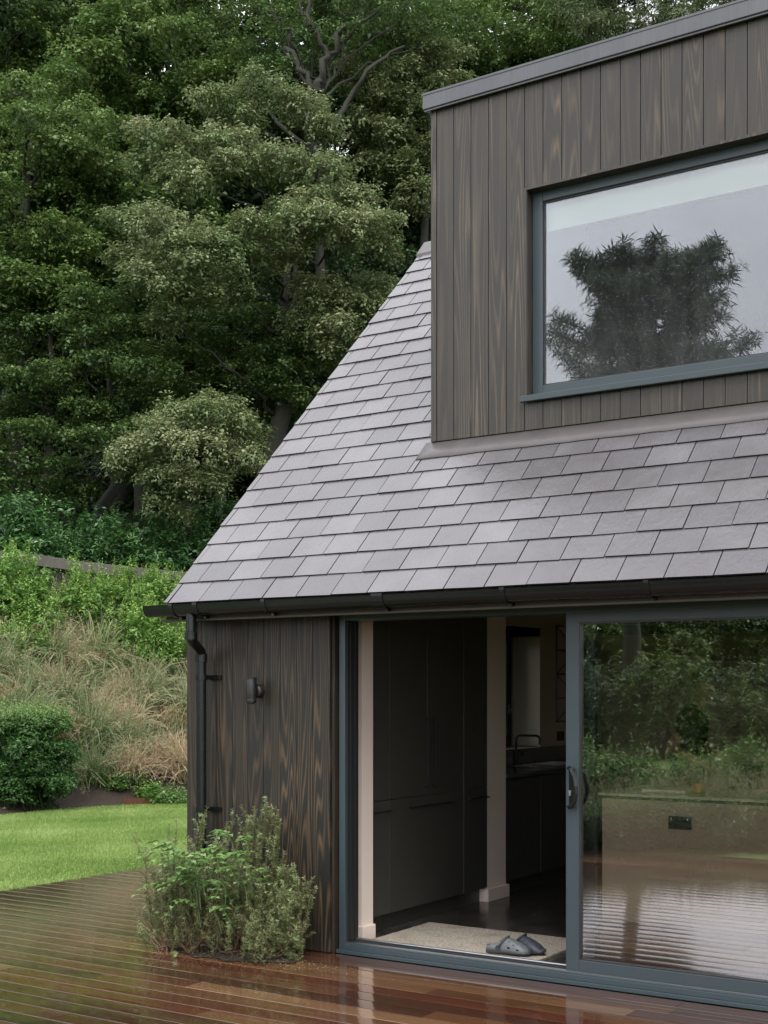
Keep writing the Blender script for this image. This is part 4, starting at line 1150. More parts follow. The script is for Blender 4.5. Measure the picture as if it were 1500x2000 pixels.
# rusted steel lawn edging
mb = MB()
pth = [(-12.0 + 1.5 * math.cos(t), 11.9 + 2.5 * math.sin(t)) for t in np.linspace(math.pi * 0.80, math.pi / 2, 16)] + [(-6.0, 14.4)]
vs = []
for i, (x, y) in enumerate(pth): vs += [(x, y, -0.05), (x, y, 0.085)]
mb.add(vs, [(2*i, 2*i+1, 2*i+3, 2*i+2) for i in range(len(pth)-1)])
o = mb.build('lawn_edging', M['corten'], None); so = o.modifiers.new('thickness', 'SOLIDIFY'); so.thickness = 0.012
tag(o, 'low rusted steel edging strip along the far side of the lawn', 'edging')

# retaining wall with pale top beam behind the lime shrubs
rw = empty('retaining_wall', (-18.4, 17, 2.9), 'curved dark timber retaining wall with pale grey top board behind the lime shrubs', 'wall')
path = []
for (px, py, Z) in ((-40, 1076, 22.2), (30, 1078, 22.8), (90, 1087, 23.6), (150, 1096, 24.3), (230, 1105, 25.2), (300, 1112, 26.1), (370, 1119, 27.0), (430, 1124, 28.0)): path.append(P(px, py, Z))
def strip(mb, path, z0, z1, th, back=0.0):
    k = len(path); vs = []
    for i, p in enumerate(path):
        d = (path[min(i+1, k-1)] - path[max(i-1, 0)]); nrm_ = Vector((d.y, -d.x, 0)).normalized()
        if nrm_.dot(Vector((0, 0, 0)) - Vector((p.x, p.y, 0))) < 0: nrm_ = -nrm_
        f = p + nrm_ * (th - back); b = p - nrm_ * back
        vs += [(f.x, f.y, p.z + z0), (f.x, f.y, p.z + z1), (b.x, b.y, p.z + z1), (b.x, b.y, p.z + z0)]
    fs = [(4*i + j, 4*i + (j+1) % 4, 4*i + 4 + (j+1) % 4, 4*i + 4 + j) for i in range(k-1) for j in range(4)] + [(0,1,2,3), (4*k-1, 4*k-2, 4*k-3, 4*k-4)]
    mb.add(vs, fs)
mb = MB(); strip(mb, path, -0.20, 0.0, 0.07); mb.build('top_board', M['capboard'], rw, bevel=0.006)
mb = MB(); strip(mb, path, -1.6, -0.21, 0.10, 0.14); mb.build('sleepers', M['sleeper'], rw)

# timber screen seen through the kitchen window
mb = MB()
for i in range(12): mb.box(-9.4 - .02, -9.4, 13.2 + i * .15, 13.2 + i * .15 + .145, 0, 2.6, random.random())
tag(mb.build('timber_screen', M['greywood'], None), 'pale grey timber screen outside the kitchen window', 'screen')

# ================================================================ TREES on the bank
def puffs_px(lst, flat=0.6, seed=0):
    rg = random.Random(seed); out = []
    for px, py, Z, r in lst:
        rr = r * Z / 2520
        out.append((P(px, py, Z), (rr * rg.uniform(.9, 1.15), rr * rg.uniform(.9, 1.15), rr * flat)))
    return out
def region(n, x0, x1, y0, y1, Z0, Z1, r0, r1, flat, seed, keep=None):
    rg = random.Random(seed); l = []
    cx, cy = (x0 + x1) / 2, (y0 + y1) / 2
    k = 0
    while len(l) < n and k < n * 40:
        k += 1
        px, py = rg.uniform(x0, x1), rg.uniform(y0, y1)
        if ((px - cx) / (x1 - x0) * 2) ** 2 + ((py - cy) / (y1 - y0) * 2) ** 2 > 1.05 and (x1 - x0) < 900: continue
        if any((px - a) ** 2 + (py - b) ** 2 < (0.55 * r1) ** 2 for a, b, _, _ in l): continue
        l.append((px, py, rg.uniform(Z0, Z1), rg.uniform(r0, r1)))
    return puffs_px(l, flat, seed)
def base_at(px, Z):
    p = P(px, 1350, Z)
    return Vector((p.x, p.y, float(ground_h(p.x, p.y)) - 0.05))
WOOD = 'trees of the wood behind the house'
# big pale oak across the middle
oakA = [(430,205,29.5,62),(520,185,29.8,66),(590,215,30,58),(640,250,30,45),(470,235,29.6,50),
 (330,285,28.8,66),(420,290,28.6,74),(380,345,28.2,80),(290,330,28.9,50),(540,320,28.6,72),(620,345,28.6,76),(690,395,28.8,62),(590,400,28.2,62),
 (255,430,28.0,54),(320,455,27.6,82),(420,500,27.4,88),(300,540,27.6,70),(370,580,27.5,66),(500,455,27.6,62),(590,440,27.6,76),(680,450,27.9,78),(745,480,28.4,44),(460,570,27.8,50),(250,500,28,45),(330,630,27.9,36),(540,500,27.9,50)]
tree('oak_tree', base_at(520, 30.5), puffs_px(oakA, 0.50, 3), 'oak', 'broad pale green oak with dry tinged leaves spreading across the middle of the wood', group=WOOD, dens=52, per=7, llen=0.092, lwid=0.5, seed=3, bark='bark', trunk_r=0.30, trunk_top=P(600, 180, 31), spread=.05)
oakB = [(350,825,27,72),(425,810,27,70),(470,850,27.2,56),(270,880,26.8,58),(380,880,26.5,80),(470,900,26.9,54),(320,940,26.7,58),(400,950,26.8,58),(300,990,26.9,30),(345,1000,27,34),(235,905,27,36)]
tree('oak_tree', base_at(370, 28), puffs_px(oakB, 0.62, 5), 'oak', 'small rounded pale green oak standing low in front of the laurels beside the roof edge', group=WOOD, dens=58, per=7, llen=0.082, lwid=0.5, seed=5, trunk_r=0.12)
oakC = [(640,595,29,64),(700,610,29,66),(590,645,29.2,50),(650,660,28.8,56),(740,560,29.3,46),(720,670,29,44),(600,560,29.4,40),(770,620,29.3,40)]
tree('oak_tree', base_at(700, 30.2), puffs_px(oakC, 0.58, 6), 'oak', 'mid sized pale oak just above the sloping left edge of the slate roof', group=WOOD, dens=50, per=7, llen=0.09, lwid=0.5, seed=6, trunk_r=0.14)
oakD = [(860,110,33,56),(880,170,33,52),(800,150,33.2,60),(760,195,33.2,56),(830,225,33,58),(780,270,33,54),(720,250,33.3,48),(850,290,33,50),(700,160,33.6,50),(810,60,33.6,44),(770,330,33.2,52),(820,380,33,54),(735,320,33.4,40)]
tree('oak_tree', base_at(830, 34.5), puffs_px(oakD, 0.52, 7), 'oak', 'pale oak rising directly behind the upper left corner of the dormer', group=WOOD, dens=44, per=7, llen=0.10, lwid=0.5, seed=7, trunk_r=0.22)
# beeches on the left
tree('beech_tree', base_at(40, 31), region(44, -110, 230, 150, 620, 29.5, 32.5, 44, 74, .40, 11), 'beech2', 'green beech with level layered boughs at the left edge of the photo', group=WOOD, dens=44, per=5, llen=0.10, lwid=0.62, seed=11, trunk_r=.28, droop=.15)
tree('beech_tree', base_at(90, 30.5), region(46, -120, 330, 560, 1000, 28.3, 30.8, 40, 66, .36, 12), 'beech', 'dark green beech with low sweeping layered boughs on the left above the laurels', group=WOOD, dens=48, per=5, llen=0.09, lwid=0.62, seed=12, trunk_r=.20, droop=.15)
tree('beech_tree', base_at(280, 35), region(40, 150, 430, -60, 400, 32.5, 36.5, 48, 82, .42, 13), 'beech2', 'tall green beech with a bright topped bough, just left of the upper pale oak leaves', group=WOOD, dens=38, per=5, llen=0.11, lwid=0.6, seed=13, trunk_r=.30, droop=.15)
tree('beech_tree', base_at(420, 31.5), region(46, 230, 700, 590, 830, 29.6, 32, 38, 62, .36, 14), 'beech', 'dark beech with thin flat boughs between the broad oak and the small round oak', group=WOOD, dens=46, per=5, llen=0.09, lwid=0.62, seed=14, trunk_r=.18, droop=.15)
tree('beech_tree', base_at(10, 37), region(30, -140, 170, -80, 260, 34, 38, 52, 84, .45, 15), 'beech2', 'misty light green beech in the top left corner of the photo', group=WOOD, dens=26, per=5, llen=0.105, lwid=0.6, seed=15, trunk_r=.30, droop=.15)
tree('beech_tree', base_at(650, 35), region(38, 470, 830, 440, 760, 31.8, 35, 44, 70, .42, 16), 'darkleaf', 'dark shaded tree behind the oak next to the roof slope', group=WOOD, dens=34, per=5, llen=0.09, lwid=0.6, seed=16, trunk_r=.22, droop=.15)
tree('beech_tree', base_at(900, 36), region(30, 740, 960, 20, 480, 33.8, 36.5, 44, 70, .45, 25), 'beech', 'dark green tree filling the gap between the broad oak and the dormer corner', group=WOOD, dens=34, per=5, llen=0.11, lwid=0.6, seed=25, trunk_r=.2, droop=.15)
tree('beech_tree', base_at(200, 32.5), region(34, 30, 420, 330, 620, 31.5, 33.5, 44, 72, .42, 26), 'beech', 'mid green beech behind the left half of the broad oak', group=WOOD, dens=36, per=5, llen=0.11, lwid=0.6, seed=26, trunk_r=.2, droop=.15)
# tall open-branched tree at the top centre, limbs bare against the leaves
crook = []
def crooked(pp, r0, r1, rng):
    pts = []
    for (a, b) in zip(pp[:-1], pp[1:]):
        for t in (0, .33, .66): pts.append(a.lerp(b, t) + Vector(rng.normal(size=3)) * 0.07)
    pts.append(pp[-1]); n = len(pts)
    return (pts, [r0 + (r1 - r0) * i / (n - 1) for i in range(n)])
rgc = np.random.default_rng(9)
for pp, a, b in (
    ([(628,420),(622,300),(620,190)], .14, .11), ([(620,190),(628,150),(640,110),(622,70),(606,40),(600,-20)], .10, .04),
    ([(614,180),(590,130),(560,92),(566,62),(540,40),(520,20)], .075, .03), ([(640,105),(665,70),(700,48),(740,20)], .07, .03),
    ([(620,290),(660,230),(690,180),(730,120),(790,90)], .09, .03), ([(610,300),(560,250),(520,210)], .08, .03), ([(606,60),(590,20),(570,-30)], .05, .02)):
    crook.append(crooked([P(x, y, 31.4) for x, y in pp], a, b, rgc))
tree('oak_tree', base_at(628, 32.2), region(40, 420, 860, -110, 210, 31.2, 35, 40, 66, .42, 17), 'beech', 'tall dark tree with crooked bare limbs showing at the top centre of the photo', group=WOOD, dens=24, per=5, llen=0.09, lwid=0.6, seed=17, trunk_r=.26, extra=crook, trunk_top=P(622, 200, 31.6), droop=.2)
# top right behind the dormer
tree('beech_tree', base_at(1010, 37), region(34, 880, 1180, -60, 220, 34.5, 38, 48, 78, .45, 18), 'beech2', 'fresh green tree over the left part of the dormer roof', group=WOOD, dens=30, per=5, llen=0.10, lwid=0.6, seed=18, trunk_r=.26)
tree('conifer_tree', base_at(1280, 35), region(30, 1130, 1520, -90, 110, 32.5, 35.5, 44, 70, .55, 19), 'conifer', 'feathery pale conifer above the middle of the dormer roof', group=WOOD, dens=34, per=6, llen=0.16, lwid=0.2, seed=19, trunk_r=.26, droop=.9)
# woodland seen between the nearer trees: copies of two full trees
def wood_tree(seed, H, Rr, leaf, label):
    rg = random.Random(seed); pf = []
    for i in range(46):
        t = rg.random() ** 0.8; z = H * (0.12 + 0.86 * t); a = rg.uniform(0, 6.28)
        rad = Rr * math.sqrt(rg.uniform(.15, 1)) * math.sqrt(max(0.05, 1 - ((t - .38) / .66) ** 2))
        s = rg.uniform(.8, 1.35)
        pf.append((Vector((rad * math.cos(a), rad * math.sin(a), z)), (s, s, s * .5)))
    return tree('woodland_tree', (0, 0, 0), pf, leaf, label, group='trees deeper in the wood', dens=17, per=5, llen=0.14, lwid=0.62, seed=seed, trunk_r=.24, trunk_top=(0, 0, H * .95), spread=.08, droop=.2)
wt1 = wood_tree(31, 17, 4.2, 'darkleaf', 'dark leafy tree deep in the wood'); wt2 = wood_tree(32, 15, 3.8, 'beech', 'green leafy tree deep in the wood')
spots = []
rg = random.Random(77)
for Z, pxs in ((37.5, (-120, 60, 230, 400, 560, 740, 900)), (41, (-180, -20, 150, 320, 480, 650, 830, 1000, 1160)), (46, (-240, -80, 80, 240, 400, 560, 740, 920, 1100, 1290, 1480)), (52, (-150, 50, 260, 450, 660, 860, 1050, 1250, 1430))):
    for px in pxs: spots.append((px + rg.uniform(-30, 30), Z + rg.uniform(-1.2, 1.2)))
for i, (px, Z) in enumerate(spots):
    src = (wt1, wt2)[i % 2]; o = src if i < 2 else copy_tree(src)
    b = base_at(px, Z); o.location = b; o.rotation_euler = (0, 0, rg.uniform(0, 6.28)); s = rg.uniform(.85, 1.15) * (1.0 if Z < 45 else .86); o.scale = (s, s, s)
    o['label'] = 'dark or mid green leafy tree standing deeper in the wood behind the oaks and beeches'

# laurels on the terrace
def bush(name, base, rx, ry, rz, leaf, label, cat, group, n, llen, lwid, seed, per=7, up=0.6, shoots=0, spread=.03, lean=0.3, root=None):
    rng = np.random.default_rng(seed); rg = random.Random(seed)
    root = empty(name, base, label, cat, group)
    base = Vector(base); pf = []
    for i in range(n):
        a = rg.uniform(0, 6.28); rr = math.sqrt(rg.random()) * .75; z = rg.uniform(.2, .82) * (1 - .35 * rr)
        s = rg.uniform(.26, .4)
        pf.append((base + Vector((rr * rx * math.cos(a), rr * ry * math.sin(a), z * rz)), (s * rx, s * ry, s * rz * .8)))
    C, Nn, Rb = puff_points(pf, 1.0 / (llen * llen * 5.5), rng, .4)
    keep = C[:, 2] > base.z - 0.05; C, Nn, Rb = C[keep], Nn[keep], Rb[keep]
    V, r = sprays(C, Nn, per, llen, lwid, rng, spread, .1, .5, Rb)
    if shoots:
        # leafy shoots standing out of the mass
        k = shoots; idx = rng.integers(0, len(C), k); S = C[idx]; D = nrm(Nn[idx] * .5 + np.array([0, 0, .9]) + rng.normal(size=(k, 3)) * .2)
        m = 12; t = np.tile(np.linspace(0, 1, m), k)[:, None]; L = rng.uniform(2.5, 5.5, k) * llen
        cc = np.repeat(S, m, 0) + np.repeat(D * L[:, None], m, 0) * t
        d = np.repeat(D, m, 0); rd = nrm(np.cross(d, rng.normal(size=d.shape)))
        V2 = make_leaves(cc, nrm(rd + d * .7), nrm(d + rng.normal(size=d.shape) * .3), llen * (1.15 - .6 * t[:, 0]), llen * lwid * (1.1 - .5 * t[:, 0]))
        V = np.concatenate([V, V2]); r = np.concatenate([r, np.clip(.55 + .4 * t[:, 0] + rng.normal(size=len(t)) * .1, 0, 1)])
    leaf_object('foliage', V, r, M[leaf], root)
    mb = MB()
    for c, s in pf[:14]: limb(mb, base + Vector((rg.uniform(-.1, .1), rg.uniform(-.1, .1), -.1)), c, .022, .006, rng, 4, .05)
    mb.build('stem', M['bark'], root, smooth_=True)
    return root
LG = 'cherry laurels behind the retaining wall'
lbl = ['laurel bush at the left edge with the palest fresh leaves', 'glossy laurel bush second from the left behind the retaining wall', 'dark glossy laurel under the small round oak', 'laurel bush right of the round oak stem above the wall', 'laurel bush nearest the roof edge behind the retaining wall']
for i, (px, Z, top, rx) in enumerate(((10, 25.6, 975, 1.25), (120, 26.4, 990, 1.2), (215, 27.2, 1010, 1.15), (310, 27.8, 1015, 1.2), (410, 28.6, 985, 1.4), (500, 29.2, 1000, 1.3), (600, 29.6, 1000, 1.4))):
    b = base_at(px, Z); ztop = P(px, top, Z).z
    if i == 5: lb = 'laurel bush mostly hidden behind the slate roof edge'
    elif i == 6: lb = 'laurel bush farthest back behind the house'
    else: lb = lbl[i]
    b.z = min(b.z, ztop - 1.9)
    bush('laurel_bush', b, rx, 1.0, (ztop - b.z) * 1.12, 'laurel', lb, 'shrub', LG, 20, .115, .34, 40 + i, 8, shoots=60)
# lime green shrubs below the wall
SG = 'lime green shrubs on the bank below the retaining wall'
lb = ['lime shrub at the far left end of the shrub row', 'lime shrub with an upright tuft rising over the wall', 'lime shrub left of the gap in the row', 'lime shrub with a pointed shoot in front of the pale board', 'lime shrub with the tallest tuft beside the gutter end', 'lime shrub tucked against the gutter end and roof edge', 'lime shrub at the left edge low over the grasses', 'lime shrub hidden partly under the gutter', 'lime shrub behind the house just past the gable wall', 'lime shrub farthest behind the house on the bank']
for i, (px, Z, top, rx) in enumerate(((-30, 21.6, 1085, .95), (62, 22.0, 1100, .8), (150, 22.4, 1115, .75), (228, 22.9, 1118, .8), (315, 23.3, 1112, .8), (400, 23.8, 1130, .9), (20, 21.0, 1180, .9), (290, 22.0, 1195, .8), (490, 23.6, 1130, .95), (590, 24.0, 1130, .95))):
    b = base_at(px, Z); ztop = P(px, top, Z).z
    b.z = min(b.z, ztop - 1.2)
    bush('lime_shrub', b, rx, .85, (ztop - b.z) * (1.2 if i in (0, 6) else 1.04), 'lime', lb[i], 'shrub', SG, 24, .070, .42, 60 + i, 6, shoots=260, spread=.02)
# clipped hedge block at the left
rng = np.random.default_rng(70)
hb = Vector((-13.78, 12.0, 0.0))
hp = []
rgh = random.Random(5)
for i in range(84):
    hp.append((hb + Vector((rgh.uniform(-1.15, .42), rgh.uniform(-.45, .42), rgh.uniform(.02, 1.22))), (.24, .24, .2)))
hroot = empty('clipped_hedge', hb, 'dense clipped dark green hedge with lighter fuzzy top at the left edge of the lawn', 'hedge')
C, Nn, Rb = puff_points(hp, 420, rng, .3)
C[:, 2] = np.clip(C[:, 2], .03, 1.40 + .05 * np.sin(C[:, 0] * 5))
Rb = .28 + .5 * smooth(1.05, 1.4, C[:, 2]) + rng.normal(size=len(C)) * .1
V, r = sprays(C, Nn, 5, .045, .45, rng, .015, .1, .5, Rb)
tops = C[C[:, 2] > 1.15]; sel = tops[rng.integers(0, len(tops), 900)]
m = 7; t = np.tile(np.linspace(0, 1, m), 900)[:, None]; D = nrm(rng.normal(size=(900, 3)) * .35 + np.array([0, 0, 1])); cc = np.repeat(sel, m, 0) + np.repeat(D * rng.uniform(.08, .24, 900)[:, None], m, 0) * t
V2 = make_leaves(cc, nrm(rng.normal(size=cc.shape) + np.array([0, 0, .6])), nrm(rng.normal(size=cc.shape)), np.full(len(cc), .035), np.full(len(cc), .016))
leaf_object('foliage', np.concatenate([V, V2]), np.concatenate([r, np.full(len(V2), .85)]), M['box'], hroot)
mb = MB()
for i in range(24): 
    x, y = hb.x + rgh.uniform(-1.1, .4), hb.y + rgh.uniform(-.4, .3); limb(mb, (x, y, -.03), (x + rgh.uniform(-.1, .1), y, .9), .014, .006, rng, 4, .03)
mb.build('stem', M['bark'], hroot, smooth_=True)

# ornamental grasses on the bank
def grass_proto(seed, hue, H, nb, label, droop=1.0, spreadr=.1):
    rng = np.random.default_rng(seed)
    m = 5
    az = rng.uniform(0, 2 * math.pi, nb); b0 = np.stack([rng.normal(0, spreadr, nb), rng.normal(0, spreadr, nb), np.zeros(nb)], 1)
    out = np.stack([np.cos(az), np.sin(az), np.zeros(nb)], 1)
    L = H * rng.uniform(.6, 1.15, nb); lean = rng.uniform(.25, 1.25, nb) * droop
    pts = []
    for k in range(m + 1):
        t = k / m
        r_ = lean * (t ** 1.3) * .75; z = t * (1 - .62 * lean * t ** 1.6)
        pts.append(b0 + out * (r_ * L)[:, None] + np.array([0, 0, 1.0]) * (z * L)[:, None])
    side = np.stack([-np.sin(az), np.cos(az), np.zeros(nb)], 1) + rng.normal(0, .5, (nb, 3)); side = nrm(side)
    Vs, rs = [], []
    hb_ = rng.normal(hue, .075, nb)
    for k in range(m):
        w0 = (.0080) * (1 - (k / m) * .7); w1 = .0080 * (1 - ((k + 1) / m) * .8)
        Vs.append(np.stack([pts[k] - side * w0, pts[k] + side * w0, pts[k+1] + side * w1, pts[k+1] - side * w1], 1)); rs.append(hb_ + .10 * k / m - .04)
    # feathery seed heads
    ns = int(nb * .35); sel = rng.integers(0, nb, ns)
    for q in range(5):
        p = pts[m][sel] * .5 + pts[m-1][sel] * .5 + rng.normal(0, .03, (ns, 3)); d = nrm(pts[m][sel] - pts[m-1][sel] + rng.normal(0, .25, (ns, 3)))
        Vs.append(make_leaves(p, d, nrm(rng.normal(size=(ns, 3))), rng.uniform(.04, .1, ns), np.full(ns, .005))); rs.append(np.full(ns, .74) + rng.normal(0, .06, ns))
    return np.concatenate(Vs), np.concatenate(rs), label
GG = 'ornamental grass tussocks on the bank'
protos = []
for sd_, hue, H, nb, lb_, dr in ((1, .26, .95, 280, 'green blue arching grass tussock on the bank', 1.0), (2, .50, .90, 280, 'straw coloured grass tussock on the bank', 1.1), (3, .70, .78, 300, 'pinkish feathery grass tussock on the bank', .9),
                                 (4, .38, 1.0, 300, 'tall straw and green grass tussock on the bank', 1.0), (5, .12, .80, 260, 'fresh green grass tussock on the bank', .9), (6, .90, .7, 240, 'rusty orange grass tussock on the bank', 1.0)):
    V, r, l_ = grass_proto(sd_, hue, H, nb, lb_, dr)
    o = leaf_object('grass_tussock', V, r, M['grass']); tag(o, l_, 'grass', GG); protos.append([o, 0])
rg = random.Random(14); placed = []; tries = 0
while len(placed) < 200 and tries < 12000:
    tries += 1
    px = rg.uniform(-70, 600); Z = rg.uniform(18.3, 23.8)
    p = P(px, 1350, Z); s = float(sdist(p.x, p.y))
    if s < .5 or s > 4.4: continue
    if px < 150 and s < 1.3 and Z < 19.6: continue
    if any((p.x - a) ** 2 + (p.y - b) ** 2 < .43 ** 2 for a, b in placed): continue
    placed.append((p.x, p.y))
    patch = math.sin(p.x * 1.9 + 1) + math.sin(p.y * 2.3) + rg.uniform(-.9, .9)
    k = [0, 2, 3, 5, 2, 1][int(abs(patch * 1.9)) % 6] if rg.random() < .7 else rg.randrange(6)
    if s < 1.2 and rg.random() < .4: k = 2
    src = protos[k]
    if src[1] == 0: o = src[0]
    else: o = src[0].copy(); col.objects.link(o)
    src[1] += 1
    sc_ = rg.uniform(.8, 1.3); o.location = (p.x, p.y, float(ground_h(p.x, p.y)) - .04); o.scale = (sc_, sc_, sc_)
    # lean out over the slope
    o.rotation_euler = (R(rg.uniform(0, 30)), R(rg.uniform(0, 30)), rg.uniform(-.8, .8))
for o, n_ in protos:
    if n_ == 0: bpy.data.objects.remove(o)

# small border plants with flowers along the edging
def border_plant(px, Z, rx, leaf, label, petals=None, seed=0, n=900, zoff=0):
    rng = np.random.default_rng(seed); b = base_at(px, Z); root = empty('border_plant', b, label, 'plant', 'small plants along the lawn edging')
    C = np.array(b) + np.stack([rng.normal(0, rx * .5, n), rng.normal(0, rx * .4, n), np.abs(rng.normal(0, .09, n)) + .02], 1)
    V, r = sprays(C, nrm(rng.normal(size=(n, 3)) * .4 + np.array([0, 0, 1])), 4, .045, .42, rng, .01, .2)
    leaf_object('foliage', V, r, M[leaf], root)
    if petals:
        k = petals[1]; c = np.array(b) + np.stack([rng.normal(0, rx * .25, k), rng.normal(0, rx * .25, k), rng.uniform(.13, .22, k)], 1)
        V, r = sprays(c, nrm(rng.normal(size=(k, 3)) * .5 + np.array([0, -.4, 1])), 5, .026, .7, rng, .002, .0)
        leaf_object('flower', V, r, M[petals[0]], root)
border_plant(345, 18.75, .22, 'weed', 'pale leafy plant by the edging closest to the timber corner', None, 1)
border_plant(318, 18.70, .16, 'weed', 'small plant with white flowers by the lawn edging', ('petal_white', 14), 2)
border_plant(292, 18.78, .20, 'lime', 'bright green low plant between the white and the red flowers', None, 3)
border_plant(262, 19.12, .18, 'weed', 'low green plant beside the red spike flowers', None, 4)
border_plant(246, 19.32, .10, 'box', 'plant with tiny red flowers under the drooping grass', ('petal_red', 7), 5, 350)
border_plant(225, 18.80, .16, 'weed', 'low green plant left of the red flowers', None, 6)
border_plant(188, 18.82, .09, 'box', 'small dark plant with one red bloom near the hedge', ('petal_red', 2), 7, 260)

# ================================================================ ROSEMARY against the wall
def rosemary():
    rng = np.random.default_rng(90); rg = random.Random(90)
    b = Vector((-5.15, 6.15, 0)); root = empty('rosemary_bush', b, 'straggly grey green rosemary bush growing out of the deck against the dark timber wall', 'shrub')
    mb = MB(); Vs, rs = [], []
    def stem(p, q, bend, r0, needles=True, dens=440, start=.12, nl=.029):
        p, q = Vector(p), Vector(q); L = (q - p).length
        mid = p.lerp(q, .45) + Vector(bend)
        pts = []
        n = 9
        for i in range(n + 1):
            t = i / n
            a = p.lerp(mid, t); c = mid.lerp(q, t); pts.append(a.lerp(c, t) + Vector(rng.normal(size=3)) * .004)
        mb.tube(pts, [r0 * (1 - .75 * i / n) for i in range(n + 1)], 5)
        if needles:
            k = int(dens * L); t = rng.uniform(start, 1.0, k) ** .85; A = np.array([tuple(x) for x in pts])
            f = t * n; i0 = np.minimum(f.astype(int), n - 1); fr = (f - i0)[:, None]
            P0 = A[i0] * (1 - fr) + A[i0 + 1] * fr; T_ = nrm(A[i0 + 1] - A[i0])
            rd = nrm(np.cross(T_, rng.normal(size=(k, 3))))
            ax = nrm(rd + T_ * rng.uniform(.25, 1.0, k)[:, None])
            Vs.append(make_leaves(P0, ax, nrm(T_ + rng.normal(size=(k, 3)) * .3), nl * rng.uniform(.6, 1.15, k) * (1.1 - .35 * t), np.full(k, .0042), .1, .08)); rs.append(.25 + .45 * t + rng.normal(0, .14, k))
        return pts
    bases = [Vector((-5.56, 6.02, 0)), Vector((-5.40, 6.06, 0)), Vector((-5.15, 6.18, 0)), Vector((-4.93, 6.22, 0)), Vector((-4.88, 6.20, 0))]
    # tips: (px, py, lateral depth y)
    tips = [(283,1655,6.05),(300,1690,6.0),(330,1612,6.1),(345,1600,6.15),(360,1660,6.1),(318,1700,5.95),(385,1640,6.25),(405,1578,6.35),(400,1610,6.3),(420,1640,6.3),(437,1660,6.2),
            (445,1605,6.35),(455,1598,6.35),(470,1620,6.3),(485,1600,6.35),(500,1580,6.38),(497,1575,6.3),(512,1578,6.35),(522,1576,6.36),(532,1578,6.4),(541,1582,6.36),(548,1600,6.38),(545,1625,6.35),
            (555,1660,6.35),(560,1690,6.3),(570,1700,6.35),(585,1715,6.3),(600,1722,6.3),(606,1735,6.3),(595,1750,6.25),(575,1740,6.2),(590,1835,6.2),(583,1800,6.2)]
    for (px, py, yy) in tips:
        Xr = (px - 750) / 2520; d = (Xr * CA - SA, Xr * SA + CA); t = yy / d[1]; q = Vector((d[0] * t, yy, CH + (1350 - py) / 2520 * t))
        bb = min(bases, key=lambda c: abs(c.x - q.x) + rg.uniform(0, .18))
        out = (q.x - bb.x)
        main = stem(bb + Vector((rg.uniform(-.04, .04), rg.uniform(-.04, .04), 0)), q, (out * .55 + rg.uniform(-.04, .04), rg.uniform(-.06, .02), -.05 - abs(out) * .25), .0055, True, 520, .35)
        for j in range(rg.randint(6, 9)):
            u = rg.uniform(.3, .95); s = main[int(u * 9)]
            e = s + Vector((rg.uniform(-.09, .06), rg.uniform(-.10, .06), rg.uniform(.06, .20))); e.y = min(e.y, 6.47)
            stem(s, e, (0, 0, -.01), .0022, True, 620, .05)
    # filler shoots in the body of the bush
    for i in range(400):
        u = rg.random(); x = -5.76 + 1.0 * u; y = rg.uniform(5.95, 6.42)
        zt = rg.uniform(.12, .55) * (1.15 if .15 < u < .8 else .75)
        p = Vector((x, y, max(0.02, zt - rg.uniform(.12, .25)))); q = p + Vector((rg.uniform(-.08, .08), rg.uniform(-.07, .05), rg.uniform(.10, .24)))
        q.y = min(q.y, 6.47)
        stem(p, q, (0, 0, -.01), .0024, True, 470, .0)
    # woody base
    for i in range(70):
        bb = rg.choice(bases); a = rg.uniform(0, 6.28); l = rg.uniform(.12, .36)
        stem(bb + Vector((rg.uniform(-.05, .05), rg.uniform(-.05, .05), .005)), bb + Vector((math.cos(a) * l, min(math.sin(a) * l * .7, .2), rg.uniform(.02, .32))), (0, 0, rg.uniform(-.03, .04)), .006, rg.random() < .35, 300, .5)
    mb.build('stem', M['twig'], root, smooth_=True)
    leaf_object('foliage', np.concatenate(Vs), np.concatenate(rs), M['rosemary'], root)
rosemary()
# leafy weeds growing through it
def weed(loc, label, seed, n=9, L=.24, wide=.055):
    rng = np.random.default_rng(seed); rg = random.Random(seed)
    root = empty('leafy_weed', loc, label, 'plant'); base = Vector(loc)
    mb = MB(); Vs = []; rs = []
    for i in range(n):
        a = rg.uniform(math.pi * .95, math.pi * 2.05); top = base + Vector((math.cos(a) * rg.uniform(.05, .16), math.sin(a) * rg.uniform(.04, .14), rg.uniform(.28, .62)))
        b0_ = top + Vector((rg.uniform(-.03, .03), rg.uniform(.0, .06), -.14)); mb.tube([b0_, b0_.lerp(top, .5) + Vector((0, 0, .03)), top], [.0022, .002, .0016], 5)
        # pinnate leaf arching outwards
        d = Vector((math.cos(a), math.sin(a) * .8, .1)).normalized(); k = 6; s_ = Vector((-d.y, d.x, 0)).normalized()
        for j in range(k):
            t = (j + .5) / k; p = top + d * L * t + Vector((0, 0, .05 * math.sin(t * 3) - .09 * t * t))
            for sg in (1, -1):
                ax = (s_ * sg + d * .7).normalized(); ll = L * .36 * (1 - .45 * t)
                Vs.append(make_leaves(np.array([tuple(p)]), np.array([tuple(ax)]), np.array([(0, rng.normal() * .2, 1.0)]), np.array([ll]), np.array([ll * .55]), .12, .2)); rs.append(rg.uniform(.3, .9))
        mb.tube([top, top + d * L * .5 + Vector((0, 0, .03)), top + d * L + Vector((0, 0, -.07))], [.002, .0015, .001], 5)
    mb.build('stem', M['green_stem'], root); leaf_object('foliage', np.concatenate(Vs), np.array(rs), M['weed'], root)
weed((-5.40, 6.02, 0.06), 'pale green weed with toothed feathery leaves in the left half of the rosemary', 4, 10, .26)
weed((-5.14, 5.94, 0.02), 'brighter broad leaved weed growing through the middle of the rosemary', 8, 18, .21)
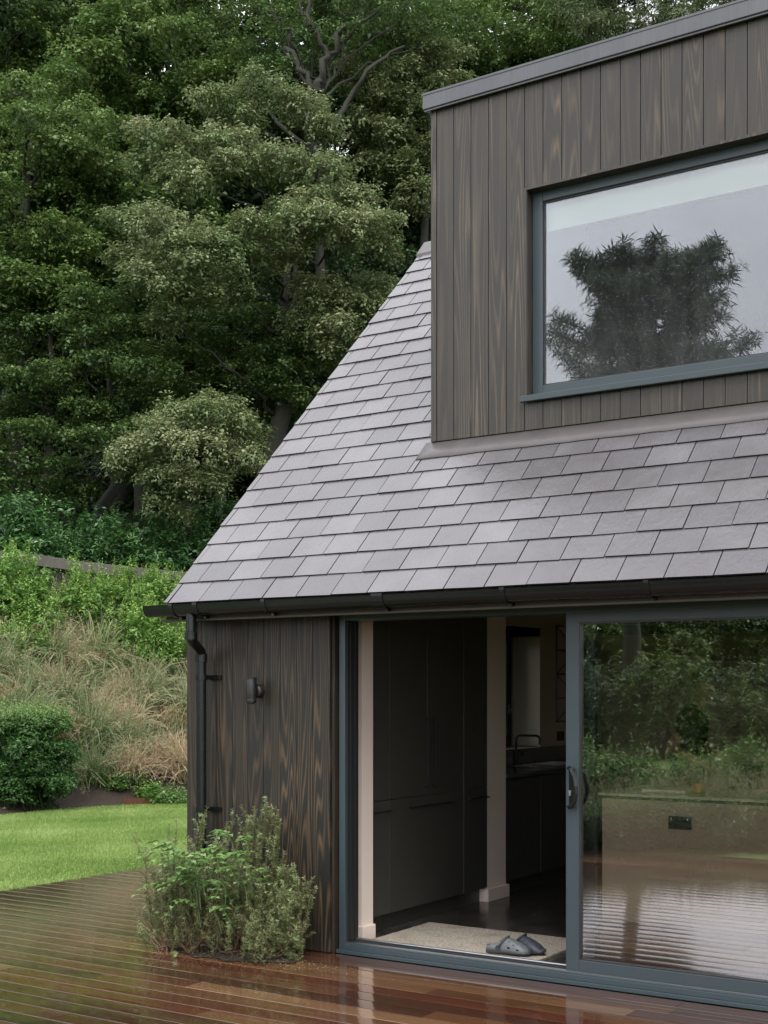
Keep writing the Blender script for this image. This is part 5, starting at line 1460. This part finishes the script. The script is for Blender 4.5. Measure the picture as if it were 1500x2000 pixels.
weed((-5.00, 6.02, 0.14), 'small green weed high among the right hand rosemary stems', 15, 8, .18)
# planting hole with soil and litter under the rosemary
rg = random.Random(6)
mb = MB(); k = 40
mb.add([(-5.20 + (.50 + rg.uniform(-.05, .05)) * math.cos(2 * math.pi * i / k), 6.20 + (.24 + rg.uniform(-.03, .03)) * math.sin(2 * math.pi * i / k), .006) for i in range(k)], [tuple(range(k))])
tag(mb.build('soil', M['soil'], None), kind='structure')
rng = np.random.default_rng(66); k = 900
px_ = rng.normal(-5.2, .42, k); py_ = 6.1 - np.abs(rng.normal(0, .16, k)) + .12; ang = rng.uniform(0, 6.28, k)
V = make_leaves(np.stack([px_, py_, rng.uniform(.004, .014, k)], 1), np.stack([np.cos(ang), np.sin(ang), rng.normal(0, .1, k)], 1), np.stack([rng.normal(0, .2, k), rng.normal(0, .2, k), np.ones(k)], 1), rng.uniform(.008, .03, k), np.full(k, .003))
tag(leaf_object('leaf_litter', V, rng.uniform(.5, 1, k), M['grass']), 'dry fallen needles scattered on the wet deck under the rosemary', 'litter', kind='stuff')
# undergrowth on the wooded slope
k = 90000; x = rng.uniform(-60, -14, k); y = rng.uniform(12, 60, k); s = sdist(x, y); ok = (s > 6.7); x, y, s = x[ok], y[ok], s[ok]; k = len(x)
C = np.stack([x, y, ground_h(x, y) + np.abs(rng.normal(0, .35, k))], 1)
V, r = sprays(C, nrm(rng.normal(size=(k, 3)) * .5 + np.array([0, -.2, 1])), 2, .20, .5, rng, .08, .2)
tag(leaf_object('undergrowth', V, r, M['darkleaf']), 'dark leafy undergrowth covering the wooded slope', 'undergrowth', kind='stuff')

# ================================================================ GARDEN BEHIND THE VIEWER (seen mirrored in the glass)
BG = 'garden trees behind the viewer mirrored in the glass'
def pine(x, y, H, seed, label, lo=.32):
    rg = random.Random(seed); pf = []
    for i in range(64):
        t = rg.random(); z = H * (lo + (1 - lo) * t); rad = (H * .26) * (1 - t) ** .6 * math.sqrt(rg.uniform(.1, 1)); a = rg.uniform(0, 6.28); s = rg.uniform(.45, .8) * H / 11
        pf.append((Vector((x + rad * math.cos(a), y + rad * math.sin(a), z)), (s, s, s * .5)))
    return tree('pine_tree', (x, y, -.05), pf, 'darkleaf', label, group=BG, dens=30, per=9, llen=.16, lwid=.10, seed=seed, trunk_r=.30, trunk_top=(x, y, H * .97), droop=.2, spread=.05)
def rp(px, Z, plane=6.6):
    """ground spot whose mirror image stands at this place"""
    p = P(px, 1350, Z); return (p.x, 2 * plane - p.y)
def mp(px, py, Z, plane=7.0):
    p = P(px, py, Z); return Vector((p.x, 2 * plane - p.y, p.z))
def big_pine():
    rng = np.random.default_rng(200); Z0 = 45
    b = mp(1252, 1350, Z0); b.z = -.05
    root = empty('pine_tree', b, 'huge dark pine with a straight trunk mirrored in the middle of the upper window', 'tree', BG)
    mb = MB(); H = 17.3; tr = limb(mb, b, b + Vector((0, 0, H)), .36, .05, rng, 14, .004)
    C, Nn, Rb = [], [], []
    def needles(p, d, r):
        C.append(tuple(p)); Nn.append(tuple((d * .9 + Vector((0, 0, .35))).normalized())); Rb.append(r)
    for k in range(150):
        t = (k + .5) / 150; z = 7.0 + (H - 7.4) * t
        prof = 3.9 * math.sin(math.pi * min(1, .22 + .80 * (1 - t))) ** .8 if t > .25 else 4.1 * (.55 + 1.7 * t)
        L = max(.5, prof * rng.uniform(.45, 1.0)); az = k * 2.399 + rng.normal(0, .3)
        if rng.uniform() < .13: continue
        d0 = Vector((math.cos(az), math.sin(az), rng.uniform(-.05, .28))); p0 = b + Vector((0, 0, z)); pts = []
        n = 8
        for q in range(n + 1):
            s = q / n; pts.append(p0 + d0 * L * s + Vector((0, 0, (-.16 * s + .30 * s * s) * L)) + Vector(rng.normal(size=3)) * .03)
        mb.tube(pts, [.06 * (1 - s / n) + .012 for s in range(n + 1)], 5)
        for q in range(2, n + 1):
            s = q / n
            for sd in (-1, 1):
                if rng.uniform() < .12: continue
                lat = Vector((-d0.y * sd, d0.x * sd, rng.uniform(0, .35))).normalized(); dd = (lat * .8 + d0 * .7).normalized(); ll = L * .34 * (1.15 - .7 * s) * rng.uniform(.6, 1.2)
                mb.tube([pts[q], pts[q] + dd * ll], [.012, .005], 4)
                m = max(2, int(ll / .15))
                for w in range(m): needles(pts[q] + dd * ll * (w + 1) / m + Vector(rng.normal(size=3)) * .06, dd, rng.uniform(.2, .8))
            needles(pts[q], d0, .4)
    V, r = sprays(np.array(C), nrm(np.array(Nn)), 20, .36, .10, rng, .06, -.2, .4, np.array(Rb))
    leaf_object('crown', V, r, M['darkleaf'], root); mb.build('trunk', M['bark'], root, smooth_=True)
    return root
big_pine()
def garden_tree(name, px, Z, H, Rr, leaf, label, seed, ll=.2, lo=.02, n=44):
    x, y = rp(px, Z); rg = random.Random(seed); pf = []
    for i in range(n):
        t = rg.random(); z = H * (lo + (.95 - lo) * t); a = rg.uniform(0, 6.28); rad = Rr * math.sqrt(rg.uniform(.1, 1)) * math.sqrt(max(.08, 1 - ((t - .4) / .68) ** 2)); s = rg.uniform(.35, .6) * (Rr / 1.9)
        pf.append((Vector((x + rad * math.cos(a), y + rad * math.sin(a), z)), (s, s, s * .7)))
    return tree(name, (x, y, -.05), pf, leaf, label, group=BG, dens=9, per=6, llen=ll, lwid=.45, seed=seed, trunk_r=.16, trunk_top=(x, y, H * .9))
names = ['at the left edge of the sliding glass', 'left of centre in the sliding glass', 'behind the person in the sliding glass', 'right of the person in the sliding glass', 'at the right edge of the sliding glass', 'beyond the right edge of the glass', 'beside the door frame', 'low and far beyond the left of the glass']
for i, (px, Z, H, Rr, leaf) in enumerate(((1150, 54, 6.4, 3.6, 'beech2'), (1260, 58, 6.9, 3.8, 'darkleaf'), (1350, 55, 6.2, 3.5, 'beech'), (1440, 60, 6.0, 3.8, 'darkleaf'), (1530, 56, 5.4, 3.6, 'beech'), (1640, 58, 6.4, 4.0, 'darkleaf'), (1050, 58, 7.4, 4.0, 'darkleaf'), (930, 58, 7.6, 4.2, 'beech'))):
    garden_tree('garden_tree', px, Z, H, Rr, leaf, ('green' if 'beech' in leaf else 'dark') + ' garden tree mirrored ' + names[i], 210 + i)
for i in range(13):
    px = 1010 + i * 58; Z = 31 + (i * 7 % 5) * 1.1; x, y = rp(px, Z)
    bush('garden_shrub', (x, y, -.03), 1.25, 1.2, (2.3, 2.9, 2.0, 2.6)[i % 4], ('darkleaf', 'darkleaf', 'beech')[i % 3], 'rounded dark green garden shrub in the far row mirrored in the sliding glass', 'shrub', 'far row of garden shrubs mirrored in the glass', 16, .13, .5, 300 + i, 5, shoots=40)
for i in range(17):
    px = 1010 + i * 42; Z = 13.15 + (i * 5 % 3) * .12 + .25; x, y = rp(px, Z)
    bush('garden_shrub', (x, y, -.03), .62, .50, (.5, .62, .45)[i % 3], ('darkleaf', 'beech', 'darkleaf')[i % 3], 'knee high grey green shrub at the far deck edge, mirrored low in the glass', 'shrub', 'low shrubs along the garden edge of the deck', 12, .06, .3, 330 + i, 6, shoots=80)
for i, (px, Z, rx, rz, leaf) in enumerate(((1180, 15.5, .8, 1.0, 'box'), (1290, 16.5, .9, .9, 'lime'), (1400, 15.8, .8, .85, 'box'), (1500, 16.6, .9, 1.2, 'lime'), (1080, 16.8, .9, 1.2, 'lime'))):
    x, y = rp(px, Z); bush('garden_shrub', (x, y, -.03), rx, .8, rz, leaf, ['dark low shrub mirrored above the island end', 'pale green shrub mirrored by the chopping board', 'dark green shrub mirrored below the person', 'pale green shrub mirrored at the right edge of the glass', 'pale shrub mirrored beside the door stile'][i], 'shrub', 'garden shrubs mirrored in the sliding glass', 14, .06, .5, 230 + i, 6, shoots=60)
rg = random.Random(3)
for i in range(9):
    src = protos[[0, 1, 3][i % 3]][0]; o = src.copy(); col.objects.link(o); x, y = rp(1120 + i * 50, 15.2 + rg.uniform(-.5, .8)); o.location = (x, y, -.03); o.rotation_euler = (0, 0, rg.uniform(0, 6)); s = rg.uniform(.8, 1.1); o.scale = (s, s, s)
    o['label'] = 'arching grass tussock behind the deck edge, mirrored low in the sliding glass'; o['group'] = 'grass tussocks mirrored in the sliding glass'

# ================================================================ LIGHT
SUN_EL, SUN_ROT = R(52), R(150)
w = bpy.data.worlds.new('World'); sc.world = w; w.use_nodes = True
nt = w.node_tree; n = N(nt)
bg = nt.nodes['Background']
sky = n.a('ShaderNodeTexSky'); sky.sky_type = 'NISHITA'; sky.sun_disc = False; sky.sun_elevation = SUN_EL; sky.sun_rotation = SUN_ROT
sky.air_density = 1.0; sky.dust_density = 4.0; sky.ozone_density = 1.0
hs = n.a('ShaderNodeHueSaturation'); hs.inputs['Saturation'].default_value = 0.22; n.l(sky.outputs[0], hs.inputs['Color'])
cl = n.noise(n.mapping(n.coord('Generated'), (1, 1, 2.2)), 2.2, 5, .55)
c = n.mix(.72, hs.outputs[0], (6.5, 6.45, 6.9))
c = n.mix(1.0, c, n.ramp(cl, [(.3, .72), (.7, 1.12)]), 'MULTIPLY')
n.l(c, bg.inputs[0]); bg.inputs[1].default_value = 0.15
sl = bpy.data.lights.new('sun', 'SUN'); sl.energy = 0.7; sl.angle = R(25); sl.color = (1.0, .96, .9)
so_ = bpy.data.objects.new('sun', sl); col.objects.link(so_)
d = Vector((math.sin(SUN_ROT) * math.cos(SUN_EL), math.cos(SUN_ROT) * math.cos(SUN_EL), math.sin(SUN_EL)))
so_.rotation_euler = d.to_track_quat('Z', 'Y').to_euler()
sc.view_settings.view_transform = 'Standard'; sc.view_settings.look = 'None'; sc.view_settings.gamma = 1
sc.view_settings.exposure = 1.4
sc.cycles.max_bounces = 8; sc.cycles.transparent_max_bounces = 16; sc.cycles.glossy_bounces = 4; sc.cycles.diffuse_bounces = 4
sc.cycles.caustics_reflective = False; sc.cycles.caustics_refractive = False
